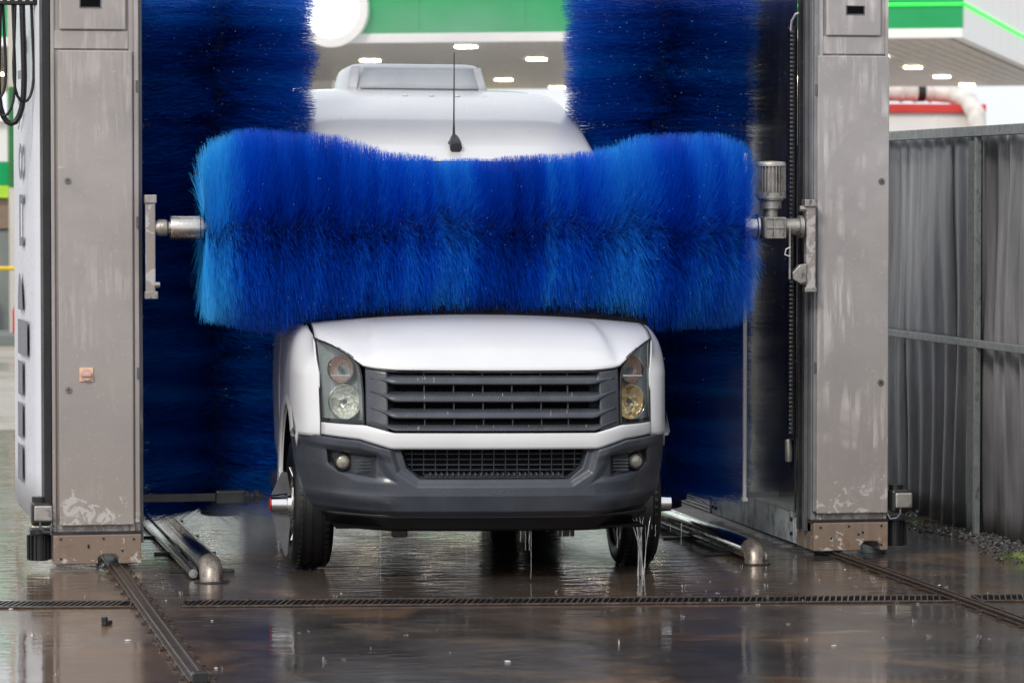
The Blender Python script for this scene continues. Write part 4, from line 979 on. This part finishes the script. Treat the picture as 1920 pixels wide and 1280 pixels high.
# ------------------------------------------------------------------ filling station behind
m = NT('green fascia'); v = m.coord()
m.l(m.ramp(m.noise(v, 1.5, 4), [(.3, (.0, .22, .065)), (.7, (.005, .27, .085))]), m.b.inputs['Base Color']); m.b.inputs['Roughness'].default_value = .25
m.b.inputs['Emission Color'].default_value = (0, .35, .1, 1); m.b.inputs['Emission Strength'].default_value = .28; M['green'] = m.m   # back-lit fascia
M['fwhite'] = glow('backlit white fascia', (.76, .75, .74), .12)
M['neon'] = glow('green neon tube', (.02, 1, .06), 1.2)
M['sign'] = glow('lit white sign', (1, 1, .97), 1.6)
M['lamp'] = glow('canopy lamp', (1, .84, .58), 22)
M['soffit'] = worn('soffit slat', (.66, .62, .56), .3, .2, .2, 2, .05)
ca = math.atan2(-4.59, 11.08)
CP = tag(empty('station_canopy', (16.22, 43.71, 4.8), (0, 0, ca)), 'filling station canopy with green lit fascia and slatted ceiling behind the wash', 'canopy')
# local: x along the front edge (negative = left), y depth
MB().box(-46, 0, 0, .25, 0, .17).build('fascia_trim', M['fwhite'], CP, .01)
for k in range(23): MB().box(-46+2*k+.004, -44+2*k-.004, .03, .2, .172, 1.5).build('fascia_panel', M['green'], CP)
MB().tube([(-3.4, -.02, .60), (-.02, -.02, .60)], .025, 8).build('neon_tube', M['neon'], CP)
MB().tube([(-46, -.02, .60), (-24.5, -.02, .60)], .025, 8).build('neon_tube', M['neon'], CP)
for k in range(15): MB().box(-.2, 0, .252+2.05*k, .252+2.04*(k+1), .0, 1.5).build('fascia_panel', M['fwhite'], CP)
MB().tube([(.03, 0, .60), (.03, 31, .60)], .03, 8).build('neon_tube', M['neon'], CP)
for k in range(152):
    x = -46+.3*k
    MB().box(x, x+.275, .26, 31, .05, .09).build('ceiling_slat', M['soffit'], CP)
MB().box(-46, -.2, .26, 31, .12, 1.4).build('roof_deck', M['soffit'], CP)
# round sign on the fascia and oval one on the side
def sign(loc, rot, r, label):
    t = tag(empty('lit_sign', loc, rot), label, 'sign')
    MB().lathe([(0, 0), (0, r), (.12, r), (.12, 0)], (0, -.15, 0), (0, 1, 0), 48).build('face', M['sign'], t, 0, 40)
    MB().lathe([(-.02, r), (-.02, r*1.32), (.14, r*1.32), (.14, r)], (0, -.15, 0), (0, 1, 0), 48, True).build('rim', M['fwhite'], t, 0, 40)
Lc = lambda x, y, z: Matrix.Translation((16.22, 43.71, 4.8)) @ Matrix.Rotation(ca, 4, 'Z') @ Vector((x, y, z))
sign(Lc(-11.62, -.06, .62), (0, 0, ca), .53, 'round white glowing sign on the green fascia above the van')
sign(Lc(.2, 19.0, .72), (0, 0, ca+math.pi/2), .66, 'round white glowing sign seen edge-on on the canopy side at the right edge')
src = None
for i in range(-11, 1):
    for j in range(5):
        x, y = -2.6+i*3.6, 3+6.6*j
        if src is None: src = MB().box(-.18, .18, -.18, .18, .02, .049).build('ceiling_lamp', M['lamp'], CP); src.location = (x, y, 0)
        else: inst('ceiling_lamp', src, CP, (x, y, 0))
for x in (-6, -18, -30, -42):
    for y in (8, 23):
        MB().box(x-.25, x+.25, y-.25, y+.25, -4.79, .05).build('support_column', M['fwhite'], CP, .01)
# shop behind the canopy (seen between brushes, in reflections)
M['wall'] = worn('cream wall', (.55, .52, .46), .6, 0, .12, 1)
M['trunkw'] = worn('dull wall', (.20, .22, .21), .6, 0, .3, 1)
SH = tag(empty('station_shop', (9, 84, 0), (0, 0, ca)), 'low cream station shop far behind the canopy, mostly hidden by the van', 'building')
MB().box(-22, 6, 0, 8, 0, 2.7).build('wall', M['wall'], SH, .02)
for k in range(8): MB().box(-21+3.3*k, -18.6+3.3*k, -.05, -.005, .3, 2.1).build('window', M['glassdark'], SH)
MB().box(-22.2, 6.2, -.3, 8.2, 2.702, 3.1).build('roof', worn('yellow roof edge', (.70, .52, .08), .4), SH)

# white plant building with red edge and ducts, right
M['wh'] = worn('white cladding', (.82, .80, .78), .5, 0, .05, 1)
M['redtrim'] = worn('red trim', (.65, .05, .04), .5, 0, .1, 1)
def atY(px, py, Y):
    u = Vector((math.cos(yaw), -math.sin(yaw), 0)).cross(fwd); r_ = Vector((math.cos(yaw), -math.sin(yaw), 0))
    d = fwd+r_*((px-960)/6900)-u*((py-640)/6900); return CAM+d*((Y-CAM.y)/d.y)
xr = atY(1845, 200, 80).x; zr = atY(1845, 196, 80).z
PB = tag(empty('plant_building', (xr, 80, 0)), 'white clad building with a red roof edge behind the fence', 'building')
MB().box(-7, 0, 0, 10, 0, zr-.24).build('wall', M['wh'], PB, .02)
MB().box(-7.05, .03, -.12, 10, zr-.238, zr).build('roof_edge', M['redtrim'], PB, .01)
for k in range(4): MB().box(-6.2+k*1.6, -6.16+k*1.6, -.03, -.002, .2, zr-.3).build('cladding_joint', M['fwhite'], PB)
M['duct'] = worn('pale duct sheet', (.72, .68, .64), .5, 0, .25, 3, .2)
DU = tag(empty('exhaust_duct', (xr, 80, 0)), 'large pale exhaust duct bending down at the end of the red-edged white building', 'duct')
MB().tube([(-6.5, .5, zr+.36), (-1.4, .5, zr+.36), (-.85, .3, zr+.30), (-.48, -.1, zr+.08), (-.38, -.5, zr-.3), (-.38, -.55, zr-.8), (-.38, -.55, 0)], .27, 20).build('pipe', M['duct'], DU, 0, 60)
for x in (-2.3, -1.9, -1.45): MB().tube([(x, .5, zr+.36), (x+.05, .5, zr+.36)], .31, 20).build('flange', M['duct'], DU, 0, 60)
MB().tube([(-1.85, .49, zr+.36), (-1.62, .49, zr+.36)], .285, 18).build('rubber_sleeve', M['black'], DU, 0, 60)
VT = tag(empty('roof_vent', (xr-3.2, 79.9, zr+.002)), 'small grey vent cowl on the roof of the red-edged building', 'vent')
MB().box(-.3, .35, 0, .6, 0, .28).build('housing', M['soffit'], VT, .02); MB().box(-.36, .4, -.05, .65, .282, .34).build('cap', M['white_steel'], VT, .01)

# left background strip: kiosk, pillar, barrier, extinguisher
Yk = 30
def pxbox(parent, name, x0, x1, y0, y1, Y, d, mat):
    a, b = atY(x0, y1, Y), atY(x1, y0, Y); o = MB().box(a.x, b.x, Y, Y+d, a.z, b.z).build(name, mat, parent, .01); return o
PL = tag(empty('station_pillar'), 'cream pillar with a green top section at the far left', 'pillar')
M['dgreen'] = worn('dark green paint', (.02, .17, .04), .35)
M['lime'] = worn('lime strip', (.45, .75, .05), .4)
a = atY(20, 590, Yk); b = atY(60, 100, Yk)
MB().box(a.x, b.x, Yk, Yk+.5, 0, atY(0, 352, Yk).z).build('lower_shaft', M['wall'], PL, .01)
MB().box(a.x-.01, b.x+.01, Yk-.02, Yk+.52, atY(0, 351, Yk).z+.002, atY(0, 165, Yk).z).build('green_section', M['dgreen'], PL, .01)
MB().box(a.x, b.x, Yk, Yk+.5, atY(0, 164, Yk).z, 5.5).build('upper_shaft', M['wall'], PL, .01)
KI = tag(empty('service_kiosk', (0, 0, 0)), 'white kiosk with a green band at the far left behind the banner', 'kiosk')
x0 = atY(-160, 0, 31.2).x; x1 = atY(27, 0, 31.2).x
z = lambda p: atY(0, p, 31.2).z
MB().box(x0, x1, 31.2, 34, 0, z(430)).build('lower_wall', M['trunkw'], KI, .01)
MB().box(x0, x1, 31.15, 34, z(429), z(372)).build('counter_front', worn('brown board', (.28, .20, .15), .6), KI, .01)
MB().box(x0-.05, x1+.02, 31.05, 34, z(371), z(348)).build('lime_strip', M['lime'], KI, .005)
MB().box(x0-.05, x1+.02, 31.06, 34, z(347), z(305)).build('green_band', M['green'], KI, .005)
MB().box(x0, x1, 31.1, 34, z(304), z(230)).build('upper_wall', M['fwhite'], KI, .01)
MB().box(x0-.1, x1+.02, 31.0, 34.1, z(229), z(225)).build('roof', M['wh'], KI)
for k in range(7):
    MB().box(x0+.1+k*.13, x0+.2+k*.13, 30.9, 31.0, z(590)+.0, z(540)).build('box_stack', M['white_steel'], KI)
BR = tag(empty('barrier_rail', (0, 0, 0)), 'yellow barrier bar in front of the kiosk at the far left', 'barrier')
p0, p1 = atY(-120, 503, 28), atY(38, 503, 28)
MB().tube([p0, p1], .028, 10).build('bar', worn('yellow paint', (.75, .52, .02), .4), BR, 0, 60)
MB().tube([(p1.x, 28, 0), (p1.x, 28, p1.z)], .028, 10).build('upright', M['dgreen'], BR, 0, 60)
MB().tube([(p0.x, 28, 0), (p0.x, 28, p0.z)], .028, 10).build('upright', M['dgreen'], BR, 0, 60)
FE = tag(empty('fire_extinguisher', (atY(33, 560, 29.5).x, 29.5, .16)), 'red fire extinguisher standing against the cream pillar at the far left', 'fire extinguisher')
MB().lathe([(0, 0), (0, .07), (.3, .07), (.36, .04), (.40, .02), (.40, 0)], (0, 0, 0), (0, 0, 1), 16).build('cylinder', M['red'], FE, 0, 50)
MB().box(-.03, .05, -.015, .015, .40, .44).build('handle', M['black'], FE)
KB = MB().box(atY(-200, 600, 29).x, atY(60, 600, 29).x, 29, 31, .012, .15).build('kerb', M['trunkw'], None, .01, kind='structure')
GF = tag(empty('floor_edge_rail', (0, 0, 0)), 'pale steel floor strip running back from the wash at the far left', 'rail')
MB().box(-3.02, -2.95, 1.0, 11.4, .001, .02).build('strip', M['steel'], GF)
